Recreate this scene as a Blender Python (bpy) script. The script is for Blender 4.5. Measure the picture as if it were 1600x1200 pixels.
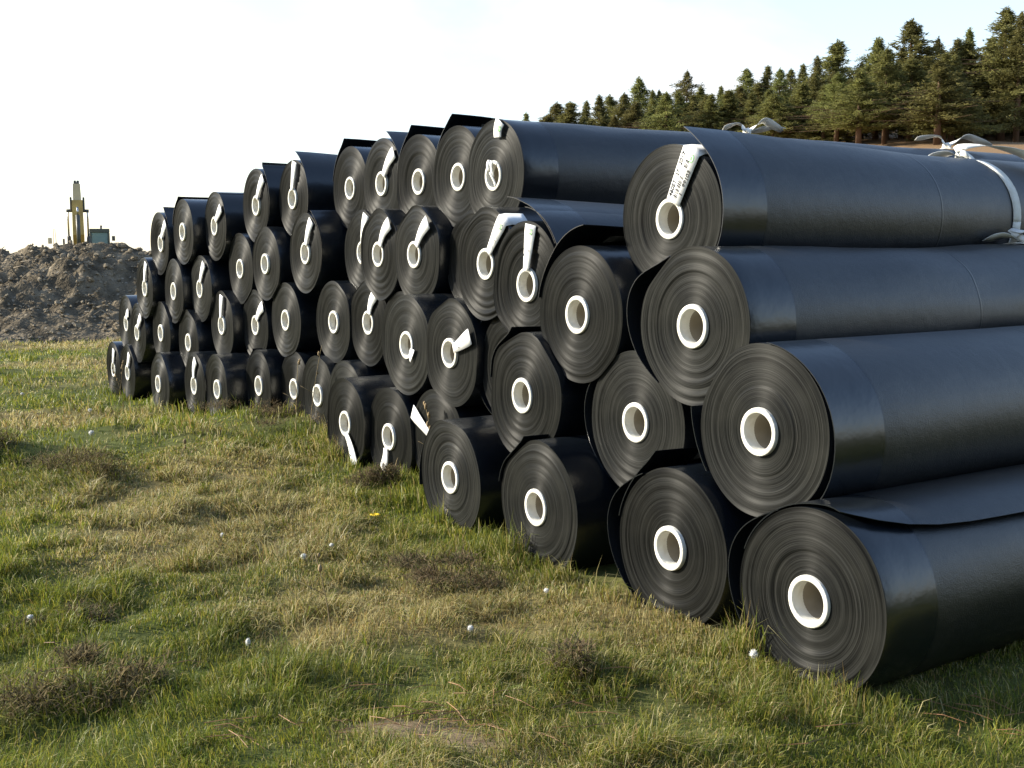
import bpy, math, random
import numpy as np
from mathutils import Matrix, Vector

for o in list(bpy.data.objects): bpy.data.objects.remove(o)
scene = bpy.context.scene
COL = scene.collection
R_ = math.radians

# ------------------------------------------------------------------ camera, sky, sun, exposure
cam_d = bpy.data.cameras.new('camera'); cam = bpy.data.objects.new('camera', cam_d); COL.objects.link(cam)
cam.location = (0, 0, 1.55); cam.rotation_euler = (R_(90 - 6.966), 0, 0)
cam_d.sensor_width = 36; cam_d.lens = 40.47; cam_d.clip_end = 20000; cam_d.clip_start = .05
scene.camera = cam

SUN_DIR = Vector((-.95, .18, 0)).normalized() * math.cos(R_(24)) + Vector((0, 0, math.sin(R_(24))))
world = bpy.data.worlds.new('World'); scene.world = world; world.use_nodes = True
nt = world.node_tree; nt.nodes.clear()
def N(tree, typ, **kw):
    n = tree.nodes.new(typ)
    for k, v in kw.items():
        if k.startswith('i_'):
            key = k[2:]
            n.inputs[int(key) if key.isdigit() else key.replace('_', ' ')].default_value = v
        else: setattr(n, k, v)
    return n
wout = N(nt, 'ShaderNodeOutputWorld'); bg = N(nt, 'ShaderNodeBackground', i_Strength=1.0)
sky = N(nt, 'ShaderNodeTexSky', sky_type='NISHITA', sun_disc=False)
sky.sun_elevation = R_(24); sky.sun_rotation = math.atan2(SUN_DIR.x, SUN_DIR.y)
sky.air_density = 1.0; sky.dust_density = .6; sky.ozone_density = 1.5
skm = N(nt, 'ShaderNodeVectorMath', operation='SCALE'); skm.inputs['Scale'].default_value = .15
nt.links.new(sky.outputs[0], skm.inputs[0])
# thin bright overcast veil, torn open a little to the right
tc = N(nt, 'ShaderNodeTexCoord')
mp = N(nt, 'ShaderNodeMapping'); mp.inputs['Scale'].default_value = (1.3, 1.3, 3.2); mp.inputs['Location'].default_value = (.35, .2, .1)
nt.links.new(tc.outputs['Generated'], mp.inputs[0])
nz = N(nt, 'ShaderNodeTexNoise', i_Scale=1.6, i_Detail=6.0, i_Roughness=.55, i_Distortion=.3)
nt.links.new(mp.outputs[0], nz.inputs['Vector'])
cr = N(nt, 'ShaderNodeValToRGB'); cr.color_ramp.elements[0].position = .42; cr.color_ramp.elements[0].color = (.38,)*3+(1,)
cr.color_ramp.elements[1].position = .58; cr.color_ramp.elements[1].color = (1,)*3+(1,)
nt.links.new(nz.outputs['Fac'], cr.inputs[0])
mx = N(nt, 'ShaderNodeMix', data_type='RGBA'); mx.inputs['B'].default_value = (.54, .56, .58, 1)
wz = N(nt, 'ShaderNodeSeparateXYZ'); nt.links.new(tc.outputs['Generated'], wz.inputs[0])
wr = N(nt, 'ShaderNodeMapRange'); wr.inputs[1].default_value = .19; wr.inputs[2].default_value = .46; wr.inputs[3].default_value = 1.0; wr.inputs[4].default_value = .08
nt.links.new(wz.outputs['Z'], wr.inputs[0])
wm = N(nt, 'ShaderNodeMath', operation='MULTIPLY'); nt.links.new(cr.outputs[0], wm.inputs[0]); nt.links.new(wr.outputs[0], wm.inputs[1])
nt.links.new(wm.outputs[0], mx.inputs['Factor']); nt.links.new(skm.outputs[0], mx.inputs['A'])
nt.links.new(mx.outputs['Result'], bg.inputs['Color']); nt.links.new(bg.outputs[0], wout.inputs[0])

sl = bpy.data.lights.new('sun', 'SUN'); sl.energy = 4.5; sl.angle = R_(2.5); sl.color = (1, .92, .76)
sun = bpy.data.objects.new('sun', sl); COL.objects.link(sun)
sun.rotation_euler = SUN_DIR.to_track_quat('Z', 'Y').to_euler()
scene.cycles.max_bounces = 5; scene.cycles.diffuse_bounces = 2; scene.cycles.glossy_bounces = 3; scene.cycles.transmission_bounces = 3; scene.cycles.transparent_max_bounces = 4
vs = scene.view_settings; vs.view_transform = 'Standard'; vs.look = 'None'; vs.exposure = 1.08; vs.gamma = 1.0; vs.use_curve_mapping = False

# ------------------------------------------------------------------ helpers
rng = np.random.default_rng(7); rnd = random.Random(11)
def link(o, parent=None):
    COL.objects.link(o)
    if parent is not None: o.parent = parent
    return o
def tag(o, label=None, cat=None, group=None, kind=None):
    if label: o['label'] = label
    if cat: o['category'] = cat
    if group: o['group'] = group
    if kind: o['kind'] = kind
    return o
def mesh(name, verts, faces, mats=(), smooth=True, matidx=None):
    m = bpy.data.meshes.new(name)
    m.from_pydata([tuple(map(float, v)) for v in verts], [], [tuple(map(int, f)) for f in faces])
    for k in (mats if isinstance(mats, (list, tuple)) else [mats]): m.materials.append(k)
    if matidx is not None: m.polygons.foreach_set('material_index', np.asarray(matidx, np.int32))
    if smooth: m.polygons.foreach_set('use_smooth', np.ones(len(m.polygons), bool))
    m.update(); return m
def obj(name, m, parent=None): return link(bpy.data.objects.new(name, m), parent)
def empty(name, loc, rot=None):
    o = bpy.data.objects.new(name, None); o.empty_display_size = .2; o.location = loc
    if rot is not None: o.rotation_euler = rot
    return link(o)
def arrays_mesh(name, co, polys_n, loops, mat, col=None, smooth=True):
    """co (n,3); polys_n list of vertex counts; loops flat vertex indices"""
    m = bpy.data.meshes.new(name)
    m.vertices.add(len(co)); m.vertices.foreach_set('co', np.ascontiguousarray(co, np.float32).ravel())
    m.loops.add(len(loops)); m.loops.foreach_set('vertex_index', loops.astype(np.int32))
    m.polygons.add(len(polys_n)); st = np.concatenate([[0], np.cumsum(polys_n)[:-1]])
    m.polygons.foreach_set('loop_start', st.astype(np.int32))
    if smooth: m.polygons.foreach_set('use_smooth', np.ones(len(polys_n), bool))
    m.materials.append(mat)
    if col is not None:
        a = m.color_attributes.new('col', 'FLOAT_COLOR', 'POINT')
        a.data.foreach_set('color', np.ascontiguousarray(np.c_[col, np.ones(len(col))], np.float32).ravel())
    m.update(calc_edges=True); return m
class MB:                                    # small mesh builder
    def __init__(s): s.v = []; s.f = []
    def add(s, v, f):
        b = len(s.v); s.v += [tuple(p) for p in v]; s.f += [tuple(i + b for i in q) for q in f]
    def box(s, x0, x1, y0, y1, z0, z1, bev=0.0):
        if bev <= 0:
            v = [(x, y, z) for z in (z0, z1) for y in (y0, y1) for x in (x0, x1)]
            s.add(v, [(0, 2, 3, 1), (4, 5, 7, 6), (0, 1, 5, 4), (2, 6, 7, 3), (0, 4, 6, 2), (1, 3, 7, 5)]); return
        b = bev; rows = []
        for z, i in ((z0, b), (z0 + b, 0), (z1 - b, 0), (z1, b)):
            c = b if i == 0 else b * 1.6
            rows.append([(x0 + c, y0 + i, z), (x1 - c, y0 + i, z), (x1 - i, y0 + c, z), (x1 - i, y1 - c, z),
                         (x1 - c, y1 - i, z), (x0 + c, y1 - i, z), (x0 + i, y1 - c, z), (x0 + i, y0 + c, z)])
        v = [p for r in rows for p in r]; f = [tuple(range(7, -1, -1)), tuple(range(24, 32))]
        for k in range(3):
            for j in range(8): f.append((k*8 + j, k*8 + (j+1) % 8, (k+1)*8 + (j+1) % 8, (k+1)*8 + j))
        s.add(v, f)
    def tube(s, pts, rad, n=8, cap=True):
        pts = [Vector(p) for p in pts]; rad = rad if np.ndim(rad) else [rad]*len(pts)
        rings = []; up = Vector((0, 0, 1))
        for i, p in enumerate(pts):
            t = (pts[min(i+1, len(pts)-1)] - pts[max(i-1, 0)]).normalized()
            a = t.cross(up) if abs(t.dot(up)) < .95 else t.cross(Vector((1, 0, 0)))
            a.normalize(); b = t.cross(a)
            rings.append([p + float(rad[i])*(math.cos(k*2*math.pi/n)*a + math.sin(k*2*math.pi/n)*b) for k in range(n)])
        v = [q for r in rings for q in r]; f = []
        for i in range(len(pts)-1):
            for k in range(n): f.append((i*n+k, i*n+(k+1) % n, (i+1)*n+(k+1) % n, (i+1)*n+k))
        if cap: f += [tuple(range(n-1, -1, -1)), tuple((len(pts)-1)*n + k for k in range(n))]
        s.add(v, f)
    def build(s, name, mat, parent=None, smooth=False): return obj(name, mesh(name, s.v, s.f, mat, smooth), parent)

def hsh(ix, iy, seed):
    h = (ix.astype(np.int64)*374761393 + iy.astype(np.int64)*668265263 + seed*974711) & 0x7fffffff
    h = ((h ^ (h >> 13)) * 1274126177) & 0x7fffffff
    return ((h ^ (h >> 16)) & 0xffff) / 65535.0
def vnoise(x, y, seed=0):
    x = np.asarray(x, float); y = np.asarray(y, float)
    x0 = np.floor(x); y0 = np.floor(y); fx = x-x0; fy = y-y0
    fx = fx*fx*fx*(fx*(fx*6-15)+10); fy = fy*fy*fy*(fy*(fy*6-15)+10)
    a = hsh(x0, y0, seed); b = hsh(x0+1, y0, seed); c = hsh(x0, y0+1, seed); d = hsh(x0+1, y0+1, seed)
    return (a*(1-fx)+b*fx)*(1-fy) + (c*(1-fx)+d*fx)*fy
def fbm(x, y, octv=4, seed=0, gain=.5):
    s = 0; a = 1; t = 0
    for k in range(octv):
        s = s + a*vnoise(np.asarray(x)*2**k + 13.7*k, np.asarray(y)*2**k - 7.3*k, seed+k); t += a; a *= gain
    return s/t
def sstep(t): t = np.clip(t, 0, 1); return t*t*(3-2*t)

# ------------------------------------------------------------------ materials
def mat(name, base=(.5, .5, .5), rough=.5, spec=.5, metal=0.0):
    m = bpy.data.materials.new(name); m.use_nodes = True; t = m.node_tree
    b = t.nodes['Principled BSDF']; b.inputs['Base Color'].default_value = (*base, 1); b.inputs['Roughness'].default_value = rough
    b.inputs['Specular IOR Level'].default_value = spec; b.inputs['Metallic'].default_value = metal
    return m, t, b
def noisy(name, c0, c1, scale, rough=.6, spec=.3, bump=0.0, bscale=None, detail=6.0, lo=.35, hi=.65, dist=.02):
    m, t, b = mat(name, c0, rough, spec)
    co = N(t, 'ShaderNodeTexCoord'); n = N(t, 'ShaderNodeTexNoise', i_Scale=scale, i_Detail=detail)
    t.links.new(co.outputs['Object'], n.inputs['Vector'])
    r = N(t, 'ShaderNodeValToRGB'); r.color_ramp.elements[0].position = lo; r.color_ramp.elements[1].position = hi
    r.color_ramp.elements[0].color = (*c0, 1); r.color_ramp.elements[1].color = (*c1, 1)
    t.links.new(n.outputs['Fac'], r.inputs[0]); t.links.new(r.outputs[0], b.inputs['Base Color'])
    if bump:
        n2 = N(t, 'ShaderNodeTexNoise', i_Scale=bscale or scale*4, i_Detail=4.0); t.links.new(co.outputs['Object'], n2.inputs['Vector'])
        bm = N(t, 'ShaderNodeBump', i_Strength=bump, i_Distance=dist); t.links.new(n2.outputs['Fac'], bm.inputs['Height']); t.links.new(bm.outputs[0], b.inputs['Normal'])
    return m

def sheet_side_material():
    m, t, b = mat('black_sheet', (.012, .013, .014), .42, .8)
    L = t.links.new
    co = N(t, 'ShaderNodeTexCoord'); sp = N(t, 'ShaderNodeSeparateXYZ'); L(co.outputs['Object'], sp.inputs[0])
    oi = N(t, 'ShaderNodeObjectInfo')
    # smooth selvedge for the first 0.25 m, textured beyond
    rg = N(t, 'ShaderNodeMapRange'); rg.inputs[1].default_value = -.262; rg.inputs[2].default_value = -.25
    rg.inputs[3].default_value = 1; rg.inputs[4].default_value = 0; L(sp.outputs['Z'], rg.inputs[0])
    big = N(t, 'ShaderNodeTexNoise', i_Scale=2.3, i_Detail=5.0, i_Roughness=.6); L(co.outputs['Object'], big.inputs['Vector'])
    # dust settled in streaks along the length
    mp = N(t, 'ShaderNodeMapping'); mp.inputs['Scale'].default_value = (7, 7, 2.6); L(co.outputs['Object'], mp.inputs[0])
    st = N(t, 'ShaderNodeTexNoise', i_Scale=2.0, i_Detail=7.0, i_Roughness=.7); L(mp.outputs[0], st.inputs['Vector'])
    dr = N(t, 'ShaderNodeMapRange'); dr.inputs[1].default_value = .50; dr.inputs[2].default_value = .78; dr.inputs[3].default_value = 0; dr.inputs[4].default_value = .34
    L(st.outputs['Fac'], dr.inputs[0])
    spk = N(t, 'ShaderNodeTexNoise', i_Scale=70.0, i_Detail=2.0); L(co.outputs['Object'], spk.inputs['Vector'])
    sr = N(t, 'ShaderNodeMapRange'); sr.inputs[1].default_value = .68; sr.inputs[2].default_value = .8; sr.inputs[3].default_value = 0; sr.inputs[4].default_value = .35; L(spk.outputs['Fac'], sr.inputs[0])
    ad = N(t, 'ShaderNodeMath', operation='MAXIMUM'); L(dr.outputs[0], ad.inputs[0]); L(sr.outputs[0], ad.inputs[1])
    c1 = N(t, 'ShaderNodeMix', data_type='RGBA'); c1.inputs['A'].default_value = (.0055, .0070, .0088, 1); c1.inputs['B'].default_value = (.055, .053, .046, 1)
    L(ad.outputs[0], c1.inputs['Factor'])
    c2 = N(t, 'ShaderNodeMix', data_type='RGBA'); c2.inputs['A'].default_value = (.0045, .0070, .0105, 1)
    L(rg.outputs[0], c2.inputs['Factor']); L(c1.outputs['Result'], c2.inputs['B']); L(c2.outputs['Result'], b.inputs['Base Color'])
    # roughness
    rr = N(t, 'ShaderNodeMix', data_type='FLOAT'); rr.inputs['A'].default_value = .27; L(rg.outputs[0], rr.inputs['Factor'])
    rb = N(t, 'ShaderNodeMapRange'); rb.inputs[3].default_value = .34; rb.inputs[4].default_value = .46; L(big.outputs['Fac'], rb.inputs[0]); L(rb.outputs[0], rr.inputs['B'])
    L(rr.outputs['Result'], b.inputs['Roughness'])
    # relief: coarse grain only beyond the selvedge, one crease line round the roll at 1.45 m, shallow dents
    gr = N(t, 'ShaderNodeTexNoise', i_Scale=210.0, i_Detail=2.0); L(co.outputs['Object'], gr.inputs['Vector'])
    gm = N(t, 'ShaderNodeMath', operation='MULTIPLY'); L(gr.outputs['Fac'], gm.inputs[0]); L(rg.outputs[0], gm.inputs[1])
    cl = N(t, 'ShaderNodeMath', operation='ADD'); cl.inputs[1].default_value = 1.45; L(sp.outputs['Z'], cl.inputs[0])
    ca = N(t, 'ShaderNodeMath', operation='ABSOLUTE'); L(cl.outputs[0], ca.inputs[0])
    cm = N(t, 'ShaderNodeMapRange'); cm.inputs[1].default_value = 0; cm.inputs[2].default_value = .008; cm.inputs[3].default_value = 1.5; cm.inputs[4].default_value = 0; L(ca.outputs[0], cm.inputs[0])
    sm = N(t, 'ShaderNodeMath', operation='ADD'); L(gm.outputs[0], sm.inputs[0]); L(cm.outputs[0], sm.inputs[1])
    bp = N(t, 'ShaderNodeBump', i_Strength=.38, i_Distance=.003); L(sm.outputs[0], bp.inputs['Height'])
    b2 = N(t, 'ShaderNodeBump', i_Strength=.35, i_Distance=.02); L(big.outputs['Fac'], b2.inputs['Height']); L(bp.outputs[0], b2.inputs['Normal'])
    L(b2.outputs[0], b.inputs['Normal'])
    return m
def sheet_edge_material():
    m, t, b = mat('sheet_edges', (.05, .048, .04), .5, .5)
    L = t.links.new
    uv = N(t, 'ShaderNodeUVMap', uv_map='UVMap'); sp = N(t, 'ShaderNodeSeparateXYZ'); L(uv.outputs[0], sp.inputs[0])
    co = N(t, 'ShaderNodeTexCoord'); sx = N(t, 'ShaderNodeSeparateXYZ'); L(co.outputs['Object'], sx.inputs[0])
    oi = N(t, 'ShaderNodeObjectInfo')
    def rings(scale, slow, detail):
        a = N(t, 'ShaderNodeMath', operation='MULTIPLY'); a.inputs[1].default_value = scale; L(sp.outputs['X'], a.inputs[0])
        w = N(t, 'ShaderNodeMath', operation='MULTIPLY'); w.inputs[1].default_value = 40.0; L(oi.outputs['Random'], w.inputs[0])
        s0 = N(t, 'ShaderNodeMath', operation='ADD'); L(a.outputs[0], s0.inputs[0]); L(w.outputs[0], s0.inputs[1])
        x = N(t, 'ShaderNodeMath', operation='MULTIPLY'); x.inputs[1].default_value = slow; L(sx.outputs['X'], x.inputs[0])
        y = N(t, 'ShaderNodeMath', operation='MULTIPLY'); y.inputs[1].default_value = slow; L(sx.outputs['Y'], y.inputs[0])
        c = N(t, 'ShaderNodeCombineXYZ'); L(s0.outputs[0], c.inputs[0]); L(x.outputs[0], c.inputs[1]); L(y.outputs[0], c.inputs[2])
        n = N(t, 'ShaderNodeTexNoise', i_Scale=1.0, i_Detail=detail, i_Roughness=.6); L(c.outputs[0], n.inputs['Vector']); return n
    fine = rings(72.0, 1.6, 4.0); mid = rings(30.0, 1.0, 4.0)
    mixn = N(t, 'ShaderNodeMix', data_type='FLOAT'); mixn.inputs['Factor'].default_value = .22; L(fine.outputs['Fac'], mixn.inputs['A']); L(mid.outputs['Fac'], mixn.inputs['B'])
    r = N(t, 'ShaderNodeValToRGB'); e = r.color_ramp.elements
    e[0].position = .38; e[0].color = (.0025, .0025, .0025, 1); e[1].position = .66; e[1].color = (.032, .0325, .030, 1)
    k = e.new(.5); k.color = (.0108, .0112, .0105, 1)
    L(mixn.outputs['Result'], r.inputs[0])
    # dust gathered in blotches
    dn = N(t, 'ShaderNodeTexNoise', i_Scale=5.0, i_Detail=6.0); L(co.outputs['Object'], dn.inputs['Vector'])
    dm = N(t, 'ShaderNodeMapRange'); dm.inputs[1].default_value = .45; dm.inputs[2].default_value = .8; dm.inputs[3].default_value = 0; dm.inputs[4].default_value = .5; L(dn.outputs['Fac'], dm.inputs[0])
    c = N(t, 'ShaderNodeMix', data_type='RGBA'); c.inputs['B'].default_value = (.028, .028, .0245, 1); L(dm.outputs[0], c.inputs['Factor']); L(r.outputs[0], c.inputs['A'])
    hv = N(t, 'ShaderNodeHueSaturation'); vr = N(t, 'ShaderNodeMapRange'); vr.inputs[3].default_value = .65; vr.inputs[4].default_value = 1.35
    wn = N(t, 'ShaderNodeTexWhiteNoise', noise_dimensions='1D'); L(oi.outputs['Random'], wn.inputs['W']); L(wn.outputs['Value'], vr.inputs[0]); L(vr.outputs[0], hv.inputs['Value']); L(c.outputs['Result'], hv.inputs['Color'])
    L(hv.outputs[0], b.inputs['Base Color'])
    bp = N(t, 'ShaderNodeBump', i_Strength=.28, i_Distance=.004); L(mixn.outputs['Result'], bp.inputs['Height']); L(bp.outputs[0], b.inputs['Normal'])
    tg = N(t, 'ShaderNodeTangent', direction_type='RADIAL', axis='Z'); L(tg.outputs[0], b.inputs['Tangent'])
    b.inputs['Anisotropic'].default_value = .82; b.inputs['Anisotropic Rotation'].default_value = .25; b.inputs['Roughness'].default_value = .48; b.inputs['Specular IOR Level'].default_value = .08
    return m
M = {}
M['sheet'] = sheet_side_material(); M['edge'] = sheet_edge_material()
M['core'] = noisy('core_plastic', (.78, .77, .71), (.52, .48, .38), 14.0, .45, .4, .15, 60, lo=.48, hi=.78)
M['shaded_card'] = noisy('shaded_cardboard', (.34, .325, .29), (.25, .22, .17), 6.0, .8, .2)  # cardboard greyed so the shade inside the core hollow is in its colour
M['paper'] = noisy('tag_paper', (.88, .88, .86), (.82, .82, .80), 14.0, .6, .3, .12, 25, dist=.01)
M['ink'] = mat('ink', (.012, .012, .014), .6, .2)[0]
M['green_ink'] = mat('green_ink', (.22, .50, .20), .6, .2)[0]
M['sticker'] = noisy('grey_sticker', (.11, .11, .105), (.075, .075, .07), 30.0, .6, .3)
M['strap'] = noisy('strap_webbing', (.88, .87, .82), (.76, .74, .66), 18.0, .75, .2, .3, 160, dist=.004)
M['bark'] = noisy('bark', (.10, .065, .045), (.17, .11, .075), 3.0, .9, .1, .6, 8, dist=.05)
M['rock'] = noisy('pale_stone', (.30, .25, .175), (.17, .135, .092), 5.0, .9, .1, .5, 14)
M['soil'] = noisy('mound_soil', (.080, .066, .046), (.215, .176, .122), 2.0, .95, .05, .9, 9, detail=9.0, lo=.38, hi=.68, dist=.12)
def soil_specks(m):
    t = m.node_tree; b = t.nodes['Principled BSDF']; src = b.inputs['Base Color'].links[0].from_socket
    co = N(t, 'ShaderNodeTexCoord'); n = N(t, 'ShaderNodeTexVoronoi', i_Scale=7.0); t.links.new(co.outputs['Object'], n.inputs['Vector'])
    r = N(t, 'ShaderNodeMapRange'); r.inputs[1].default_value = .30; r.inputs[2].default_value = .12; r.inputs[3].default_value = 0; r.inputs[4].default_value = .8; t.links.new(n.outputs['Distance'], r.inputs[0])
    q = N(t, 'ShaderNodeSeparateColor'); t.links.new(n.outputs['Color'], q.inputs[0]); w = N(t, 'ShaderNodeMath', operation='GREATER_THAN'); w.inputs[1].default_value = .62; t.links.new(q.outputs[0], w.inputs[0])
    k = N(t, 'ShaderNodeMath', operation='MULTIPLY'); t.links.new(r.outputs[0], k.inputs[0]); t.links.new(w.outputs[0], k.inputs[1])
    c = N(t, 'ShaderNodeMix', data_type='RGBA'); c.inputs['B'].default_value = (.32, .28, .22, 1); t.links.new(k.outputs[0], c.inputs['Factor']); t.links.new(src, c.inputs['A']); t.links.new(c.outputs['Result'], b.inputs['Base Color'])
soil_specks(M['soil'])
M['stick'] = noisy('dry_wood', (.26, .22, .17), (.17, .14, .10), 8.0, .9, .1)
M['yellow_paint'] = noisy('weathered_yellow_paint', (.58, .42, .15), (.40, .29, .12), 1.6, .5, .4)
M['cream_paint'] = noisy('pale_cream_paint', (.66, .58, .40), (.54, .47, .33), 1.2, .5, .4)  # pale cream colour of the stick and left mirror
M['dark_steel'] = noisy('dark_steel', (.05, .052, .05), (.09, .09, .08), 3.0, .5, .5)
M['rod'] = mat('chrome_rod', (.45, .45, .46), .25, .5, 1.0)[0]
M['cab_paint'] = noisy('cab_grey_green_paint', (.085, .10, .085), (.06, .07, .06), 2.0, .5, .4)
M['glass'] = mat('cab_glass', (.20, .30, .30), .08, .8)[0]
M['rubber'] = mat('track_steel', (.04, .038, .035), .8, .2)[0]
M['red'] = mat('beacon_amber', (.6, .22, .03), .3, .5)[0]
M['down'] = noisy('seed_down', (.86, .85, .80), (.72, .70, .64), 90.0, .9, .1)
M['petal'] = mat('yellow_petal', (.72, .50, .03), .6, .2)[0]
M['stem'] = noisy('green_stem', (.10, .13, .04), (.14, .13, .05), 12.0, .7, .2)
M['straw'] = noisy('straw_stem', (.36, .28, .15), (.27, .20, .11), 12.0, .8, .2)
M['seed'] = noisy('seed_husk', (.36, .27, .16), (.22, .16, .09), 60.0, .9, .1)
def attr_leaf(name, trans=.3, rough=.55, spec=.3, vary=0.0):
    m, t, b = mat(name, (.1, .1, .05), rough, spec); L = t.links.new
    a = N(t, 'ShaderNodeAttribute', attribute_name='col'); src = a.outputs['Color']
    if vary:
        oi = N(t, 'ShaderNodeObjectInfo'); hs = N(t, 'ShaderNodeHueSaturation'); L(src, hs.inputs['Color'])
        mr = N(t, 'ShaderNodeMapRange'); mr.inputs[3].default_value = 1-vary; mr.inputs[4].default_value = 1+vary; L(oi.outputs['Random'], mr.inputs[0]); L(mr.outputs[0], hs.inputs['Value'])
        mh = N(t, 'ShaderNodeMapRange'); mh.inputs[3].default_value = .475; mh.inputs[4].default_value = .52; L(oi.outputs['Random'], mh.inputs[0]); L(mh.outputs[0], hs.inputs['Hue'])
        src = hs.outputs[0]
    L(src, b.inputs['Base Color'])
    tr = N(t, 'ShaderNodeBsdfTranslucent'); L(src, tr.inputs['Color'])
    mx = N(t, 'ShaderNodeMixShader', i_0=trans); L(b.outputs[0], mx.inputs[1]); L(tr.outputs[0], mx.inputs[2])
    L(mx.outputs[0], t.nodes['Material Output'].inputs[0]); return m
M['blade'] = attr_leaf('grass_blades', .42, .5, .35)
M['needles'] = attr_leaf('conifer_needles', .5, .6, .25, .22)
M['dead'] = attr_leaf('dead_grass', .15, .8, .1)
def ground_material():
    m, t, b = mat('turf_and_litter', (.1, .09, .05), .95, .1); L = t.links.new
    co = N(t, 'ShaderNodeTexCoord'); a = N(t, 'ShaderNodeAttribute', attribute_name='col')
    n = N(t, 'ShaderNodeTexNoise', i_Scale=7.0, i_Detail=9.0, i_Roughness=.65); L(co.outputs['Object'], n.inputs['Vector'])
    hs = N(t, 'ShaderNodeHueSaturation'); L(a.outputs['Color'], hs.inputs['Color'])
    mr = N(t, 'ShaderNodeMapRange'); mr.inputs[1].default_value = .25; mr.inputs[2].default_value = .75; mr.inputs[3].default_value = .55; mr.inputs[4].default_value = 1.5; L(n.outputs['Fac'], mr.inputs[0]); L(mr.outputs[0], hs.inputs['Value'])
    L(hs.outputs[0], b.inputs['Base Color'])
    bp = N(t, 'ShaderNodeBump', i_Strength=.8, i_Distance=.03); L(n.outputs['Fac'], bp.inputs['Height']); L(bp.outputs[0], b.inputs['Normal'])
    return m
M['ground'] = ground_material()

# ------------------------------------------------------------------ terrain
AL = R_(32.706); DV = np.array([-math.sin(AL), math.cos(AL)]); AV = np.array([math.cos(AL), math.sin(AL)])
GS = [-60, 2.0, 2.7, 3.5, 4.58, 5.57, 6.9, 7.6, 8.4, 9.0, 9.6, 10.1, 10.6, 11.2, 12.1, 13.6, 14.5, 22, 60, 4000]
GZ = [.3, .025, .04, .03, -.015, -.045, -.04, -.02, .01, .025, 0, -.03, -.095, -.13, -.215, -.25, -.27, -.42, -.75, -12]
CLUMPS = [(-2.87, 7.57, .34, .20, 'd'), (-1.54, 3.80, .22, .12, 'd'), (.18, 3.84, .10, .12, 'b'), (-.23, 5.30, .20, .10, 'b'), (-2.30, 10.0, .42, .17, 'b'),
          (-.84, 7.30, .16, .15, 'b'), (-3.85, 8.5, .30, .16, 'd'), (-1.82, 4.62, .12, .06, 'b'), (-1.7, 9.6, .26, .16, 'b')]
SOIL = (-.27, 3.36)
def terrain(x, y, fine=True):
    x = np.asarray(x, float); y = np.asarray(y, float)
    s = x*DV[0] + y*DV[1]; tt = x*AV[0] + y*AV[1]
    g = np.interp(s, GS, GZ)
    g = g - .035*np.clip(y-45, 0, 6000)*(1-sstep((x+75)/60))
    g = g + .137*np.clip(y-30, 0, 170)*sstep((x+50)/110)
    r = np.hypot(x, y); near = np.clip(1.6 - r/40, 0, 1)
    free = 1 - sstep((tt-2.7)/.4)*sstep((16-s)/1.5)*sstep((s-2.2)/.3)          # level under the stack
    und = (fbm(x*.55, y*.55, 3, 3)-.5)*.16 + (fbm(x*2.1, y*2.1, 3, 9)-.5)*.13
    g = g + und*near*free
    g = g + (fbm(x*.03, y*.03, 3, 21)-.5)*3.5*np.clip((r-60)/120, 0, 1)
    for cx, cy, cr_, ch, _ in CLUMPS: g = g + ch*.45*np.exp(-((x-cx)**2+(y-cy)**2)/(2*(cr_*.75)**2))
    g = g - .03*np.exp(-(((x-SOIL[0])/.35)**2+((y-SOIL[1])/.16)**2))
    return g
def tz(x, y): return float(terrain(np.array([x]), np.array([y]))[0])
def axis_pts(lo, hi, d0, grow, start):
    out = [start]; st = d0
    while out[-1] < hi: out.append(out[-1]+st); st *= (1 if out[-1] < start+14 else grow)
    neg = [start]; st = d0
    while neg[-1] > lo: neg.append(neg[-1]-st); st *= (1 if neg[-1] > start-6 else grow)
    return np.array(sorted(set(neg[1:]+out)))
gx = axis_pts(-5000, 5000, .12, 1.08, -2.0); gy = axis_pts(-300, 9000, .12, 1.07, 2.5)
GXm, GYm = np.meshgrid(gx, gy); gz_ = terrain(GXm, GYm)
co = np.c_[GXm.ravel(), GYm.ravel(), gz_.ravel()]
nx, ny = len(gx), len(gy)
idx = np.arange(nx*ny).reshape(ny, nx)
loops = np.stack([idx[:-1, :-1], idx[:-1, 1:], idx[1:, 1:], idx[1:, :-1]], -1).reshape(-1)
def dryness(x, y):
    r = np.hypot(x, y)
    v = fbm(x*.45+3, y*.45, 4, 51) + .07*sstep((r-5)/6) + .08*sstep((r-14)/8) - .155 - .05*(1-sstep((r-4.2)/2.0))
    for sx, sy, sr in ((-.35, 4.69, .28), (-1.53, 5.71, .4), (-.62, 4.6, .35), (-2.06, 7.26, .6), (1.56, 3.64, .45), (-1.2, 6.6, .6), (.6, 4.5, .3)):
        v = v + .17*np.exp(-((x-sx)**2+(y-sy)**2)/(2*sr*sr))
    return v
dry = sstep((dryness(co[:, 0], co[:, 1])-.42)/.28)[:, None]
gc = (1-dry)*np.array([.075, .088, .024]) + dry*np.array([.19, .15, .065])
soilm = np.exp(-(((co[:, 0]-SOIL[0]-(co[:, 1]-SOIL[1])*-.9)/.30)**4+((co[:, 1]-SOIL[1])/.18)**4))[:, None]
gc = gc*(1-soilm) + soilm*np.array([.20, .145, .095])
far = sstep((np.hypot(co[:, 0], co[:, 1])-45)/40)[:, None]*sstep((co[:, 0]+40)/60)[:, None]
gc = gc*(1-far) + far*np.array([.24, .155, .085])
ground = obj('ground', arrays_mesh('ground', co, np.full((nx-1)*(ny-1), 4), loops, M['ground'], gc)); tag(ground, kind='structure')

# ------------------------------------------------------------------ the sheet rolls
RR = .334; RC = .092; LEN = 6.9
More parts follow.
